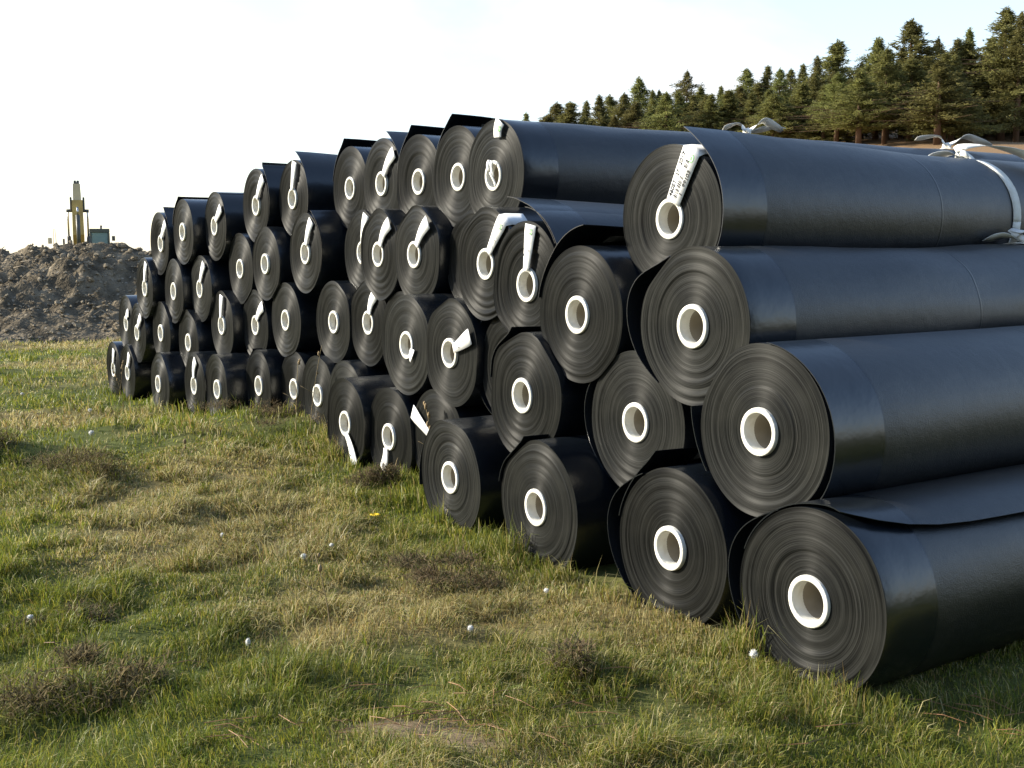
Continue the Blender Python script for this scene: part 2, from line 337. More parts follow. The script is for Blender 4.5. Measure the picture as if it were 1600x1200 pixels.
# row, s, t, z, tag (angle, reach) or None, tag style, list of loose wraps
A_ = lambda k=1.0, end=80: [(-25, 1.0), (10, 1+.012*k), (40, 1+.05*k), (62, 1+.11*k), (end, 1+.20*k)]
B_ = lambda k=1.0, end=98: [(168, 1.0), (148, 1+.012*k), (130, 1+.05*k), (113, 1+.12*k), (end, 1+.24*k)]
C_ = lambda k=1.0, hi=118: [(hi, 1.0), (hi+16, 1+.045*k), (hi+32, 1+.14*k), (hi+46, 1+.185*k), (hi+60, 1+.17*k), (hi+78, 1+.10*k), (hi+100, 1+.02*k), (hi+112, 1.0)]
ROLLS = [
 (1, 2.706, 2.967, .315, None, '', [('tongue', [(160, 1.0), (130, 1.012), (100, 1.02), (75, 1.045), (56, 1.085), (40, 1.10)], 9), ('bulge', C_(1.35, 118), .8)]),
 (1, 3.536, 3.044, .305, None, '', [('tent', B_(.9, 104), 1.1), ('bulge', C_(1.2, 122), .7)]),
 (1, 4.581, 3.084, .267, None, '', [('tent', B_(.35, 108), .9), ('wrap', [(70, 1.0), (30, 1.018), (-10, 1.028), (-50, 1.03), (-80, 1.01)], 3)]),
 (1, 5.574, 3.167, .235, None, '', [('wrap', [(150, 1.0), (165, 1.03), (180, 1.07), (196, 1.11)], .6)]),
 (1, 6.338, 3.500, .305, (152, .33), 'plain', []),
 (1, 6.945, 3.468, .245, (-104, .25), 'plain', []),
 (1, 7.555, 3.425, .260, (-56, .33), 'marks', []),
 (1, 8.162, 3.690, .313, None, '', []),
 (1, 8.771, 3.734, .307, None, '', []),
 (1, 9.380, 3.774, .292, None, '', []),
 (1, 9.989, 3.681, .264, None, '', [('tent', B_(.5, 112), .8)]),
 (1, 10.593, 3.493, .180, None, '', []),
 (1, 11.202, 3.463, .156, (66, .285), 'plain', []),
 (1, 12.080, 3.356, .088, None, '', []),
 (1, 12.791, 3.663, .098, None, '', []),
 (1, 13.575, 3.423, .063, (55, .28), 'plain', []),
 (1, 14.184, 3.413, .047, (66, .27), 'plain', []),
 (2, 3.102, 3.101, .845, None, '', [('loose', [(85, 1.0), (60, 1.015), (30, 1.06), (0, 1.11), (-30, 1.125), (-55, 1.08), (-80, 1.01)], 1.3), ('flap', [(215, 1.0), (200, 1.02), (186, 1.06), (172, 1.12)], .5)]),
 (2, 4.072, 3.290, .737, None, '', [('bulge', C_(.8, 125), .6)]),
 (2, 4.920, 3.226, .771, None, '', [('tent', B_(.55, 106), .9)]),
 (2, 5.524, 3.545, .842, None, '', [('bulge', [(70, 1.0), (100, 1.08), (130, 1.17), (165, 1.20), (200, 1.13), (235, 1.04), (255, 1.0)], .7)]),
 (2, 6.132, 3.485, .881, (24, .30), 'marks', []),
 (2, 6.742, 3.507, .884, (-30, .13), 'plain', []),
 (2, 7.352, 3.790, .875, None, '', []),
 (2, 7.975, 3.821, .949, (55, .27), 'plain', []),
 (2, 8.591, 3.809, .919, None, '', []),
 (2, 9.546, 3.778, .882, None, '', []),
 (2, 10.291, 3.776, .793, (38, .31), 'plain', []),
 (2, 10.902, 3.659, .761, (77, .30), 'plain', []),
 (2, 11.674, 3.564, .542, None, '', []),
 (2, 12.435, 3.502, .593, None, '', []),
 (2, 13.204, 3.453, .547, (40, .30), 'plain', []),
 (2, 13.834, 3.496, .615, (38, .22), 'plain', []),
 (3, 3.610, 3.212, 1.208, None, '', [('bulge', C_(1.3, 118), .8)]),
 (3, 4.495, 3.264, 1.208, None, '', [('tent', B_(1.15, 84), 1.5)]),
 (3, 5.159, 3.410, 1.329, (79, .325), 'marks', [('corner', A_(1.0, 92), 1.6), ('outer', [(40, 1.02), (70, 1.10), (95, 1.26), (112, 1.46)], 2.4)]),
 (3, 5.761, 3.521, 1.430, (50, .35), 'marks', []),
 (3, 6.394, 3.809, 1.432, None, '', []),
 (3, 7.003, 3.708, 1.473, (44, .325), 'plain', []),
 (3, 7.660, 3.760, 1.470, (46, .325), 'plain', []),
 (3, 8.281, 3.927, 1.477, (70, .33), 'plain', []),
 (3, 9.089, 3.786, 1.468, (57, .32), 'plain', [('corner', A_(.55, 70), 1.2)]),
 (3, 9.933, 3.750, 1.367, None, '', []),
 (3, 10.614, 3.758, 1.311, None, '', []),
 (3, 11.423, 3.622, 1.098, (52, .32), 'plain', []),
 (3, 12.035, 3.538, 1.053, None, '', []),
 (3, 12.873, 3.469, 1.060, (64, .31), 'plain', []),
 (4, 4.020, 3.430, 1.660, (62, .335), 'print', [('corner', A_(1.2, 78), 1.0)]),
 (4, 6.062, 3.762, 1.960, (72, .335), 'torn', []),
 (4, 6.671, 3.866, 1.984, None, '', [('tent', B_(.95, 100), 1.5)]),
 (4, 7.333, 3.924, 1.984, None, '', [('tent', B_(.95, 104), 1.5)]),
 (4, 7.965, 3.944, 1.998, (42, .335), 'plain', [('corner', A_(.9, 76), 1.3)]),
 (4, 8.668, 4.010, 1.993, None, '', [('tent', B_(.85, 104), 1.4)]),
 (4, 9.565, 3.876, 1.937, (72, .325), 'plain', [('corner', A_(.95, 78), 1.3)]),
 (4, 10.265, 3.803, 1.894, (46, .335), 'plain', [('corner', A_(1.05, 64), 1.3)]),
 (4, 11.137, 3.697, 1.717, (35, .30), 'plain', [('corner', A_(.25, 62), 1.0)]),
 (4, 11.778, 3.575, 1.666, None, '', [('tent', B_(.6, 108), 1.3)]),
 (4, 12.482, 3.550, 1.549, (40, .33), 'plain', [('corner', A_(.95, 70), 1.2)]),
]
CEN = np.array([(r[1], r[3]) for r in ROLLS])
NT = 112; TH = np.arange(NT)*2*math.pi/NT
def outline(i):
    """cross-section of roll i, pressed flat where it bears on its neighbours; angle 0 points towards the near end of the stack"""
    rg = np.random.default_rng(100+i)
    r = np.full(NT, RR)*(1 + .010*np.cos(2*TH+rg.uniform(0, 6)) + .006*np.cos(3*TH+rg.uniform(0, 6)) + .003*np.cos(5*TH+rg.uniform(0, 6)))
    for j in range(len(CEN)):
        if j == i: continue
        dx = -(CEN[j, 0]-CEN[i, 0]); dy = CEN[j, 1]-CEN[i, 1]; d = math.hypot(dx, dy)
        if d > 2*RR+.03: continue
        c = np.cos(TH-math.atan2(dy, dx)); lim = np.where(c > .2, (d/2+.009)/np.maximum(c, .2), 9)
        k = 70.; m = np.minimum(r, lim); r = m - np.log1p(np.exp(-k*np.abs(r-lim)))/k*.6
    return r
def roll_mesh(i, near):
    rg = np.random.default_rng(500+i); ro = outline(i)
    nr = 46 if near else 22
    ks = np.linspace(0, 1, nr)
    dish = rg.uniform(-.004, .007); off = rg.normal(0, .0004 if near else .0007, nr); off = np.cumsum(off)*.55 + off; off -= np.linspace(off[0], off[-1], nr)
    for _ in range(rg.integers(1, 4)):
        k0 = rg.uniform(.3, .95); off += rg.uniform(.002, .007)*(ks > k0)*rg.choice([-1, 1])
    V = []; F = []; MI = []; UV = []
    def ring(rad, z): V.extend(zip(rad*np.cos(TH), rad*np.sin(TH), z))
    wob = .0015*np.cos(TH+rg.uniform(0, 6)) + .0012*np.cos(2*TH+rg.uniform(0, 6)) + .006*np.maximum(0, -np.sin(TH+rg.normal(0, .3)))**3*rg.uniform(0, 1.6)
    for a, k in enumerate(ks):
        ring(RC*.99+(RR-RC*.99)*k+(ro-RR)*k**5, off[a]+dish*(k*k-1)+wob*k*np.cos(31*k))
    zf = off[-1]+wob*np.cos(31.)
    for a in range(nr-1):
        for b in range(NT):
            F.append((a*NT+b, (a+1)*NT+b, (a+1)*NT+(b+1) % NT, a*NT+(b+1) % NT)); MI.append(0)
            UV += [(ks[a], b/NT), (ks[a+1], b/NT), (ks[a+1], (b+1)/NT), (ks[a], (b+1)/NT)]
    base = len(V); zs = np.concatenate([[0, -.006], np.linspace(-.08, -.34, 4), -.34-np.linspace(0, 1, 30 if near else 12)[1:]**1.15*(LEN-.34)])
    for a, z in enumerate(zs):
        w = 0
        amp = (.011 if near else .006)*sstep(-z/.8)*(1+1.6*(i in (33, 47))*math.exp(-((z+2.0)/.9)**2))
        w = amp*(fbm(TH*1.6+i*9.1+z*.8, np.full(NT, z*1.9+i*3), 3, 60+i)-.5)*2*np.minimum(1, np.abs(np.sin((TH)/2))*3)
        ring(ro*(1 if a else .996)+w, np.full(NT, z)+(zf if a == 0 else zf*.8 if a == 1 else 0))
    for a in range(len(zs)-1):
        for b in range(NT):
            F.append((base+a*NT+b, base+(a+1)*NT+b, base+(a+1)*NT+(b+1) % NT, base+a*NT+(b+1) % NT)); MI.append(1); UV += [(0, 0)]*4
    cb = len(V); ring(np.full(NT, RC*.99), np.full(NT, -LEN)); lo = base+(len(zs)-1)*NT
    for b in range(NT):
        F.append((lo+b, cb+b, cb+(b+1) % NT, lo+(b+1) % NT)); MI.append(0); UV += [(1, 0), (0, 0), (0, 0), (1, 0)]
    m = mesh('winding', V, F, [M['edge'], M['sheet']], True, MI)
    u = m.uv_layers.new(name='UVMap'); u.data.foreach_set('uv', np.array(UV, np.float32).ravel())
    return m, ro
def lathe(prof, n=40):
    V = []; F = []; an = np.arange(n)*2*math.pi/n
    for r, z in prof: V += list(zip(r*np.cos(an), r*np.sin(an), np.full(n, z)))
    for a in range(len(prof)-1):
        for b in range(n): F.append((a*n+b, (a+1)*n+b, (a+1)*n+(b+1) % n, a*n+(b+1) % n))
    return V, F
v, f = lathe([(.0925, -.34), (.0925, .010), (.0915, .0135), (.089, .015), (.074, .015), (.0715, .0135), (.0705, .010), (.0695, -.34), (.0925, -.34)])
CORE = mesh('core_sleeve', v, f, M['core'])
v, f = lathe([(.0925, -.30), (.0925, .006), (.0915, .0095), (.089, .011), (.075, .011), (.0725, .0095), (.0715, .006), (.0705, -.040), (.0712, -.043)])
CORE2 = mesh('core_sleeve', v, f, M['core'])
v, f = lathe([(.0709, -.036), (.070, -.6), (.070, -LEN+.02)]); SHADED_CARD = mesh('shaded_cardboard_tube', v, f, M['shaded_card'])  # real inner tube, but its grey just inside the mouth paints depth shade
def shell(name, P, Q, mat_):
    """closed thin shell between two (n,m,3) point grids"""
    n, m = P.shape[:2]; V = np.concatenate([P.reshape(-1, 3), Q.reshape(-1, 3)]); o = n*m; F = []
    for a in range(n-1):
        for b in range(m-1):
            i0, i1, i2, i3 = a*m+b, a*m+b+1, (a+1)*m+b+1, (a+1)*m+b
            F.append((i0, i1, i2, i3)); F.append((o+i0, o+i3, o+i2, o+i1))
    for a in range(n-1):
        for b in (0, m-1):
            q = (a*m+b, (a+1)*m+b, o+(a+1)*m+b, o+a*m+b); F.append(q if b == 0 else q[::-1])
    for b in range(m-1):
        for a in (0, n-1):
            q = (a*m+b+1, a*m+b, o+a*m+b, o+a*m+b+1); F.append(q if a == 0 else q[::-1])
    me = mesh(name, V, F, mat_, True)
    sh = np.zeros(len(me.edges), bool)
    me.attributes.new('sharp_edge', 'BOOLEAN', 'EDGE')
    ev = np.empty(len(me.edges)*2, np.int32); me.edges.foreach_get('vertices', ev); ev = ev.reshape(-1, 2)
    sh = (ev[:, 0] < o) != (ev[:, 1] < o)
    rim = np.zeros(2*o, bool)
    for q in (0, o):
        g = np.arange(o).reshape(n, m); rim[q+np.concatenate([g[0], g[-1], g[:, 0], g[:, -1]])] = True
    sh |= rim[ev[:, 0]] & rim[ev[:, 1]]
    me.attributes['sharp_edge'].data.foreach_set('value', sh)
    return me
def loose_wrap(ro, ctrl, decay, kind, seed):
    an = np.array([c[0] for c in ctrl], float); rf = np.array([c[1] for c in ctrl])
    u = np.linspace(0, len(an)-1, 34); k = np.arange(len(an))
    aa = np.interp(u, k, an); ff = np.interp(u, k, rf)
    ker = np.array([1, 2, 3, 2, 1.])/9; pad = lambda v: np.r_[2*v[0]-v[2], 2*v[0]-v[1], v, 2*v[-1]-v[-2], 2*v[-1]-v[-3]]
    for _ in range(3): aa = np.convolve(pad(aa), ker, 'valid'); ff = np.convolve(pad(ff), ker, 'valid')
    zz = -np.linspace(0, 1, 26)**1.6*(LEN if kind not in ('flap',) else 3.0)
    rad0 = np.interp(np.radians(aa) % (2*math.pi), np.r_[TH, 2*math.pi], np.r_[ro, ro[0]])
    P = np.zeros((len(aa), len(zz), 3)); Q = P.copy()
    for b, z in enumerate(zz):
        g = math.exp(-(-z/decay)**1.4)*.93+.07 if kind != 'tongue' else .55+.45*math.sin(min(1, -z/2.2)*math.pi)**2
        wv = 1+.25*(vnoise(np.array([z*1.7+seed]), np.array([seed*3.1]), 5)[0]-.5)*2
        lift = (ff-1)*g*wv; r = rad0+.0045+lift*RR
        ang = np.radians(aa)
        if kind == 'tongue': ang = ang + np.radians(46)*np.clip((u/u[-1])-.35, 0, 1)*(math.exp(z/.22)+.16*math.sin(-z*1.9))
        zend = .006 + (0 if kind != 'corner' else .02*0)
        for tgt, t_ in ((P, .0035), (Q, 0)):
            tgt[:, b, 0] = (r+t_)*np.cos(ang); tgt[:, b, 1] = (r+t_)*np.sin(ang); tgt[:, b, 2] = z+zend
    if an[-1] > an[0]: me = shell('loose_sheet', P, Q, M['sheet'])
    else: me = shell('loose_sheet', Q, P, M['sheet'])
    me.flip_normals() if False else None
    return me, P
def ribbon(name, path, width, normal, th, mat_):
    """path (n,3), width (n,), side direction from path tangent x normal"""
    path = np.array(path, float); n = len(path); P = np.zeros((n, 2, 3)); Q = P.copy()
    nn = np.array(normal, float) if np.ndim(normal) == 2 else np.tile(normal, (n, 1))
    for a in range(n):
        t = path[min(a+1, n-1)]-path[max(a-1, 0)]; t /= np.linalg.norm(t)+1e-9
        s = np.cross(nn[a], t); s /= np.linalg.norm(s)+1e-9; w = width[a] if np.ndim(width) else width
        for b, q in enumerate((-.5, .5)):
            P[a, b] = path[a]+s*w*q+nn[a]*th*.5; Q[a, b] = path[a]+s*w*q-nn[a]*th*.5
    return shell(name, P, Q, mat_)
def disc(rx, ry, n=20, inner=0):
    an = np.arange(n)*2*math.pi/n
    V = [(rx*math.cos(a), ry*math.sin(a), 0) for a in an]
    if not inner: return V, [tuple(range(n))]
    V += [(rx*inner*math.cos(a), ry*inner*math.sin(a), 0) for a in an]
    return V, [(k, (k+1) % n, n+(k+1) % n, n+k) for k in range(n)]
def text_mesh(s, size):
    c = bpy.data.curves.new('print', 'FONT'); c.body = s; c.size = size; c.offset = .0009; c.align_x = 'LEFT'; c.align_y = 'CENTER'
    o = bpy.data.objects.new('print', c); COL.objects.link(o); bpy.context.view_layer.update()
    m = bpy.data.meshes.new_from_object(o.evaluated_get(bpy.context.evaluated_depsgraph_get())); bpy.data.objects.remove(o); bpy.data.curves.remove(c)
    m.materials.clear(); m.materials.append(M['ink']); return m
def place2d(o, ang, along, across, z):
    a = R_(ang); o.location = (along*math.cos(a)-across*math.sin(a), along*math.sin(a)+across*math.cos(a), z); o.rotation_euler = (0, 0, a)
def make_tag(parent, ang, reach, style, ro, i):
    rg = np.random.default_rng(900+i); rim = float(np.interp(R_(ang) % (2*math.pi), np.r_[TH, 2*math.pi], np.r_[ro, ro[0]]))
    n = 16; a = R_(ang); path = []; wd = []; c, s = math.cos(a), math.sin(a)
    r0 = .080; r1 = min(reach, rim-.004); bend = rg.uniform(-.012, .02) if style != 'print' else .0
    curl = rg.uniform(.002, .007) if style != 'print' else .002
    if style == 'torn': r0 = .235
    for k in range(n):
        u = k/(n-1); r = r0+(r1-r0)*u; ac = bend*math.sin(math.pi*u)
        path.append((r*c-ac*s, r*s+ac*c, .020+curl*math.sin(math.pi*min(1, u*1.02))*(u*.6+.4)))
        wd.append((.052+.048*min(1, u*1.2) if style != 'print' else .092+.024*u) if style != 'torn' else .10-.02*(1-u))
    nrm = np.tile((0, 0, 1.), (n, 1))
    if i in (36, 47):                      # folded back over the rim
        for k in range(1, 6):
            path.append(((rim+.006)*c, (rim+.006)*s, .012-.03*k)); wd.append(.10)
        nrm = np.concatenate([nrm, np.tile((c, s, 0.), (5, 1))]); nrm[n-1] = ((c)*.7, s*.7, .7)
    t = obj('paper_tag', ribbon('paper_tag', path, np.array(wd), nrm, .0012, M['paper']), parent)
    z = .0215+curl*.95 if style != 'print' else .031
    if style == 'print':
        z = .0232
        for txt, al_, ac_, sz in (('460ST', .098, .031, .030), ('27', .196, .032, .028), ('2017', .246, .036, .031), ('1', .128, -.031, .028), ('88103', .170, -.033, .032)):
            o = obj('printed_text', text_mesh(txt, sz), t); place2d(o, ang, al_, ac_, z)
        b = MB(); x = .104
        while x < .285:
            w = rg.choice([.0018, .003, .0045, .006]); b.box(x, x+w, -.012, .012, 0, .0004); x += w+rg.choice([.002, .003, .006])
            if .215 < x < .235: x = .25
        o = b.build('barcode', M['ink'], t); o['kind'] = 'stuff'; place2d(o, ang, 0, 0, z)
        v_, f_ = disc(.019, .014); o = obj('green_emblem', mesh('green_emblem', v_, f_, M['green_ink'], False), t); place2d(o, ang, .300, -.020, .0230)
        v_, f_ = disc(.014, .0095, 20, .72); o = obj('emblem_ring', mesh('emblem_ring', v_, f_, M['paper'], False), t); place2d(o, ang, .300, -.020, .0236)
    elif style in ('marks', 'torn'):
        b = MB(); lo = .13 if style == 'marks' else .255
        for k in range(14 if style == 'marks' else 5):
            x = lo+rg.uniform(0, .12 if style == 'marks' else .03); y = rg.uniform(-.022, .022); b.box(x, x+rg.uniform(.002, .012), y, y+rg.uniform(.002, .007), 0, .0005)
        o = b.build('ink_marks', M['ink'], t); o['kind'] = 'stuff'; place2d(o, ang, 0, 0, z+.004)
        if i in (35, 48, 36):
            v_, f_ = disc(.017, .017, 20, .6); o = obj('green_emblem', mesh('green_emblem', v_, f_, M['green_ink'], False), t); place2d(o, ang, .29, -.012, z+.003)
    if style == 'torn':                      # shredded rest of the tag hanging in the core
        for k, (x0, y0, x1, y1, w) in enumerate(((-.02, .095, -.012, .03, .022), (.028, .088, .012, -.005, .02), (.01, .02, .035, -.066, .016))):
            pth = [(x0+(x1-x0)*u, y0+(y1-y0)*u, .024+.012*math.sin(3*u+k)) for u in np.linspace(0, 1, 6)]
            obj('torn_strip', ribbon('torn_strip', pth, w, (0.3, 0, .95), .0012, M['paper']), t)
    return t
def make_strap(parent, ro, z, i, tails):
    n = 72; an = np.linspace(0, 2*math.pi, n); rr = np.interp(an, np.r_[TH, 2*math.pi], np.r_[ro, ro[0]])+.011
    slant = .05
    P = np.zeros((n, 2, 3)); Q = P.copy()
    for b, q in enumerate((-.03, .03)):
        for tgt, o_ in ((P, .006), (Q, 0)):
            tgt[:, b, 0] = (rr+o_)*np.cos(an); tgt[:, b, 1] = (rr+o_)*np.sin(an); tgt[:, b, 2] = z+q+slant*np.sin(an*1.0)*0
    s = obj('lifting_strap', shell('lifting_strap', P, Q, M['strap']), parent)
    top = float(ro[NT//4])+.02
    b = MB(); b.tube([(-.05, top-.004, z-.02), (-.02, top+.018, z), (.02, top+.022, z+.01), (.05, top, z+.02)], [.010, .019, .018, .009], 8)
    b.build('knot', M['strap'], s, True)
    for k, tl in enumerate(tails):
        pts = np.array([(0, top+.01, z)]+[(p[0], top+p[1], z+p[2]) for p in tl]); u = np.linspace(0, len(pts)-1, 16)
        path = np.stack([np.interp(u, np.arange(len(pts)), pts[:, c]) for c in range(3)], 1)
        for _ in range(2): path[1:-1] = (path[:-2]+2*path[1:-1]+path[2:])/4
        w = np.interp(u/u[-1], [0, .25, .9, 1], [.03, .055, .05, .03])
        nn = np.stack([np.array([.55*math.cos(q*.22+k), .8, .35*math.sin(q*.3+k)]) for q in range(16)]); nn /= np.linalg.norm(nn, axis=1)[:, None]
        obj('strap_tail', ribbon('strap_tail', path, w*1.25, nn, .003, M['strap']), s)
ROLL_ROT = Matrix(((-DV[0], 0, -AV[0]), (-DV[1], 0, -AV[1]), (0, 1, 0))).to_euler()
ORD = ['first', 'second', 'third', 'fourth', 'fifth', 'sixth', 'seventh', 'eighth', 'ninth', 'tenth', 'eleventh', 'twelfth', 'thirteenth', 'fourteenth', 'fifteenth', 'sixteenth', 'seventeenth']
ROWN = {1: 'bottom row', 2: 'second row up', 3: 'third row up', 4: 'top row'}
LOOK = {0: 'sheet end lying across top', 17: 'outer wrap gaping at right', 47: 'with a printed barcode tag',
        48: 'with torn paper in its white core', 5: 'with a white tag hanging down', 6: 'white tag hanging down rightwards', 35: 'twisted white tag and curled flap', 22: 'scrap of paper on its core'}
HIDDEN = {4, 7, 14, 20, 23, 37, 40}
cnt = {1: 0, 2: 0, 3: 0, 4: 0}
for i, (row, s, t_, z, tg, style, wraps) in enumerate(ROLLS):
    P0 = np.r_[s*DV+t_*AV, z]
    root = empty('sheet_roll', (P0[0], P0[1], z-RR), ROLL_ROT)
    n = cnt[row]; cnt[row] += 1
    look = LOOK.get(i) or ('set back between its neighbours' if i in HIDDEN else 'with a long white paper tag' if tg else
                           'with a dark flap raised on top' if any(w[0] == 'tent' for w in wraps) else
                           'with a loose fold at its left' if any(w[0] in ('bulge', 'wrap') for w in wraps) else 'with a bare end and white core')
    tag(root, 'black roll, %s from right in %s, %s' % (ORD[n], ROWN[row], look), 'plastic roll', 'stacked black sheet rolls')
    near = s < 6.3
    me, ro = roll_mesh(i, near); O = (0, RR, 0)
    w = obj('winding', me, root); w.location = O
    cs = obj('core_sleeve', CORE2, root); cs.location = O; cs.rotation_euler = (0, 0, rnd.uniform(0, 6))
    ct = obj('shaded_cardboard_tube', SHADED_CARD, root); ct.location = O
    for k, (kind, ctrl, dec) in enumerate(wraps):
        lm, Pw = loose_wrap(ro, ctrl, dec, kind, i*1.7+k)
        lo_ = obj('loose_flap' if kind in ('tent', 'corner', 'flap', 'tongue', 'outer') else 'loose_wrap', lm, root); lo_.location = O
        if kind == 'tent':
            a, b_ = len(Pw)-9, 3         # grey sticker on the underside of the raised corner
            q0 = Pw[a, b_]; q1 = Pw[len(Pw)-4, b_]; zw = .16
            nrm = np.cross(q1-q0, (0, 0, -1.)); nrm /= np.linalg.norm(nrm)
            if np.dot(nrm, q0*[1, 1, 0]) > 0: nrm = -nrm
            sgn = nrm*.006
            st = ribbon('sticker', [q0+sgn+np.array((0, 0, -.03)), q0+sgn+np.array((0, 0, -.03-zw))], np.linalg.norm(q1-q0), nrm, .001, M['sticker'])
            so = obj('sticker', st, lo_)
    if tg:
        tt_ = make_tag(root, tg[0], tg[1], style, ro, i); tt_.location = O
    tw = None
    if i == 47: tw = (-2.05, [[(-.02, .06, .02), (.05, .075, -.12), (.17, .03, -.30), (.30, -.10, -.42)], [(-.05, .02, .08), (-.10, .0, .17)]])
    if i == 48: tw = (-2.10, [[(-.02, .07, .06), (-.03, .03, .20)], [(.06, .10, -.10), (.12, .02, -.22)], [(.03, .05, -.2), (.0, .06, -.36)]])
    if i == 33: tw = (-2.20, [[(.0, .06, .05), (.05, .05, -.15), (.16, .0, -.3)], [(-.03, .03, .10), (-.06, .01, .2)]])
    if tw: make_strap_args = (root, ro, tw[0], i, tw[1])
    if tw:
        before = set(root.children); make_strap(*make_strap_args)
        for ch in root.children:
            if ch not in before: ch.location = O
    if i == 48:
        before = set(root.children); make_strap(root, ro, -4.3, i, [[(-.02, .09, .08), (-.05, .06, .32)], [(.06, .10, -.15), (.16, .02, -.35)]])
        for ch in root.children:
            if ch not in before: ch.location = O

# ------------------------------------------------------------------ soil mound with stones
def mound_h(x, y):
    rx = np.array([-30, -18, -13.2, -12.4, -11.9, -11.4, -10.8, -10.2, -9.6, -9.3, -8.8, -8.2, -7.4, -4, -1, 4])
    rz = np.array([1.4, 1.55, 1.54, 1.44, 1.42, 1.48, 1.54, 1.56, 1.60, 1.52, 1.40, 1.44, 1.42, 1.5, 1.2, -.6])
    yr = 28.2 + .5*np.sin(x*.7) + .8*(fbm(x*.3, x*0, 2, 5)-.5)
    top = np.interp(x, rx, rz)+.55
    dy = y-yr
    prof = np.where(dy < 0, np.clip(1+dy/5.6, 0, 1)**1.15, np.clip(1-dy/5.0, 0, 1)**1.2)
    lump = (fbm(x*.8, y*.8, 3, 31)-.5)*.55 + (np.abs(fbm(x*2.6, y*2.6, 4, 37)-.5))*.55 + (fbm(x*6, y*6, 3, 41)-.5)*.34
    return -.62 + top*prof + lump*np.clip(prof*2.2, 0, 1)*np.where(prof > .8, .55, 1)
mx_ = np.arange(-30, 4.01, .085); my_ = np.arange(22, 33.6, .085)
X, Y = np.meshgrid(mx_, my_); Z = mound_h(X, Y)
nx, ny = len(mx_), len(my_); idx = np.arange(nx*ny).reshape(ny, nx)
loops = np.stack([idx[:-1, :-1], idx[:-1, 1:], idx[1:, 1:], idx[1:, :-1]], -1).reshape(-1)
mound = empty('soil_mound', (-11, 28, -.6)); tag(mound, 'long heap of excavated brown soil and stones at the far left', 'soil heap')
e = obj('heaped_soil', arrays_mesh('heaped_soil', np.c_[X.ravel()+11, Y.ravel()-28, Z.ravel()+.6], np.full((nx-1)*(ny-1), 4), loops, M['soil']), mound)
def stone_mesh(seed):
    rg = np.random.default_rng(seed); V = []; F = []; n = 7; m = 5
    for a in range(m):
        ph = math.pi*(a+.5)/m
        for b in range(n):
            th = 2*math.pi*(b+.3*a)/n; r = rg.uniform(.72, 1.12)
            V.append((r*math.sin(ph)*math.cos(th), r*.85*math.sin(ph)*math.sin(th), r*.68*math.cos(ph)))
    for a in range(m-1):
        for b in range(n): F.append((a*n+b, (a+1)*n+b, (a+1)*n+(b+1) % n, a*n+(b+1) % n))
    F += [tuple(range(n)), tuple((m-1)*n+b for b in range(n-1, -1, -1))]
    return mesh('stone', V, F, M['rock'], False)
STONES = [stone_mesh(70+k) for k in range(8)]
rg = np.random.default_rng(33)
for k in range(290):
    x = rg.uniform(-16, -6.0); y = 23.2+rg.beta(1.3, 1.6)*6.2
    if k < 60: x = rg.uniform(-12.2, -8.6); y = rg.uniform(26.5, 28.6)
    sz = rg.uniform(.035, .10)*(1.7 if k % 14 == 0 else 1)
    o = obj('stone', STONES[k % 8], mound); zz = float(mound_h(np.array([x]), np.array([y]))[0])
    o.location = (x+11, y-28, zz+.6+sz*.25); o.scale = (sz*rg.uniform(.8, 1.3), sz, sz*rg.uniform(.7, 1.1)); o.rotation_euler = tuple(rg.uniform(-.6, .6, 2))+(rg.uniform(0, 6),)
gv = []; gl = []
for k in range(2600):
    x = rg.uniform(-16, -5.5); y = 23+rg.beta(1.2, 1.4)*6; z = float(mound_h(np.array([x]), np.array([y]))[0]); q = rg.uniform(.018, .045); b0 = len(gv)
    pts = np.array([(1, 0, 0), (-1, 0, 0), (0, 1, 0), (0, -1, 0), (0, 0, .8), (0, 0, -.8)])*q*rg.uniform(.7, 1.3, (6, 1))
    a = rg.uniform(0, 6); ca, sa = math.cos(a), math.sin(a); pts[:, :2] = pts[:, :2] @ np.array([[ca, sa], [-sa, ca]]); gv += list(pts+np.array([x+11, y-28, z+.6+q*.3]))
    for f_ in ((0, 2, 4), (2, 1, 4), (1, 3, 4), (3, 0, 4), (2, 0, 5), (1, 2, 5), (3, 1, 5), (0, 3, 5)): gl.append(tuple(i_+b0 for i_ in f_))
gr_ = obj('gravel', mesh('gravel', gv, gl, M['rock'], False), mound); gr_['kind'] = 'stuff'
for k in range(16):
    x = rg.uniform(-14.5, -6.5); y = rg.uniform(24, 28); a = rg.uniform(0, 6); L_ = rg.uniform(.3, .9)
    z0 = float(mound_h(np.array([x]), np.array([y]))[0]); x1 = x+L_*math.cos(a); y1 = y+.4*L_*math.sin(a); z1 = float(mound_h(np.array([x1]), np.array([y1]))[0])
    b = MB(); b.tube([(x+11, y-28, z0+.63), ((x+x1)/2+11, (y+y1)/2-28, (z0+z1)/2+.68+rg.uniform(0, .1)), (x1+11, y1-28, z1+.66+rg.uniform(0, .12))], [.014, .012, .006], 6)
    b.build('root_stick', M['stick'], mound, True)

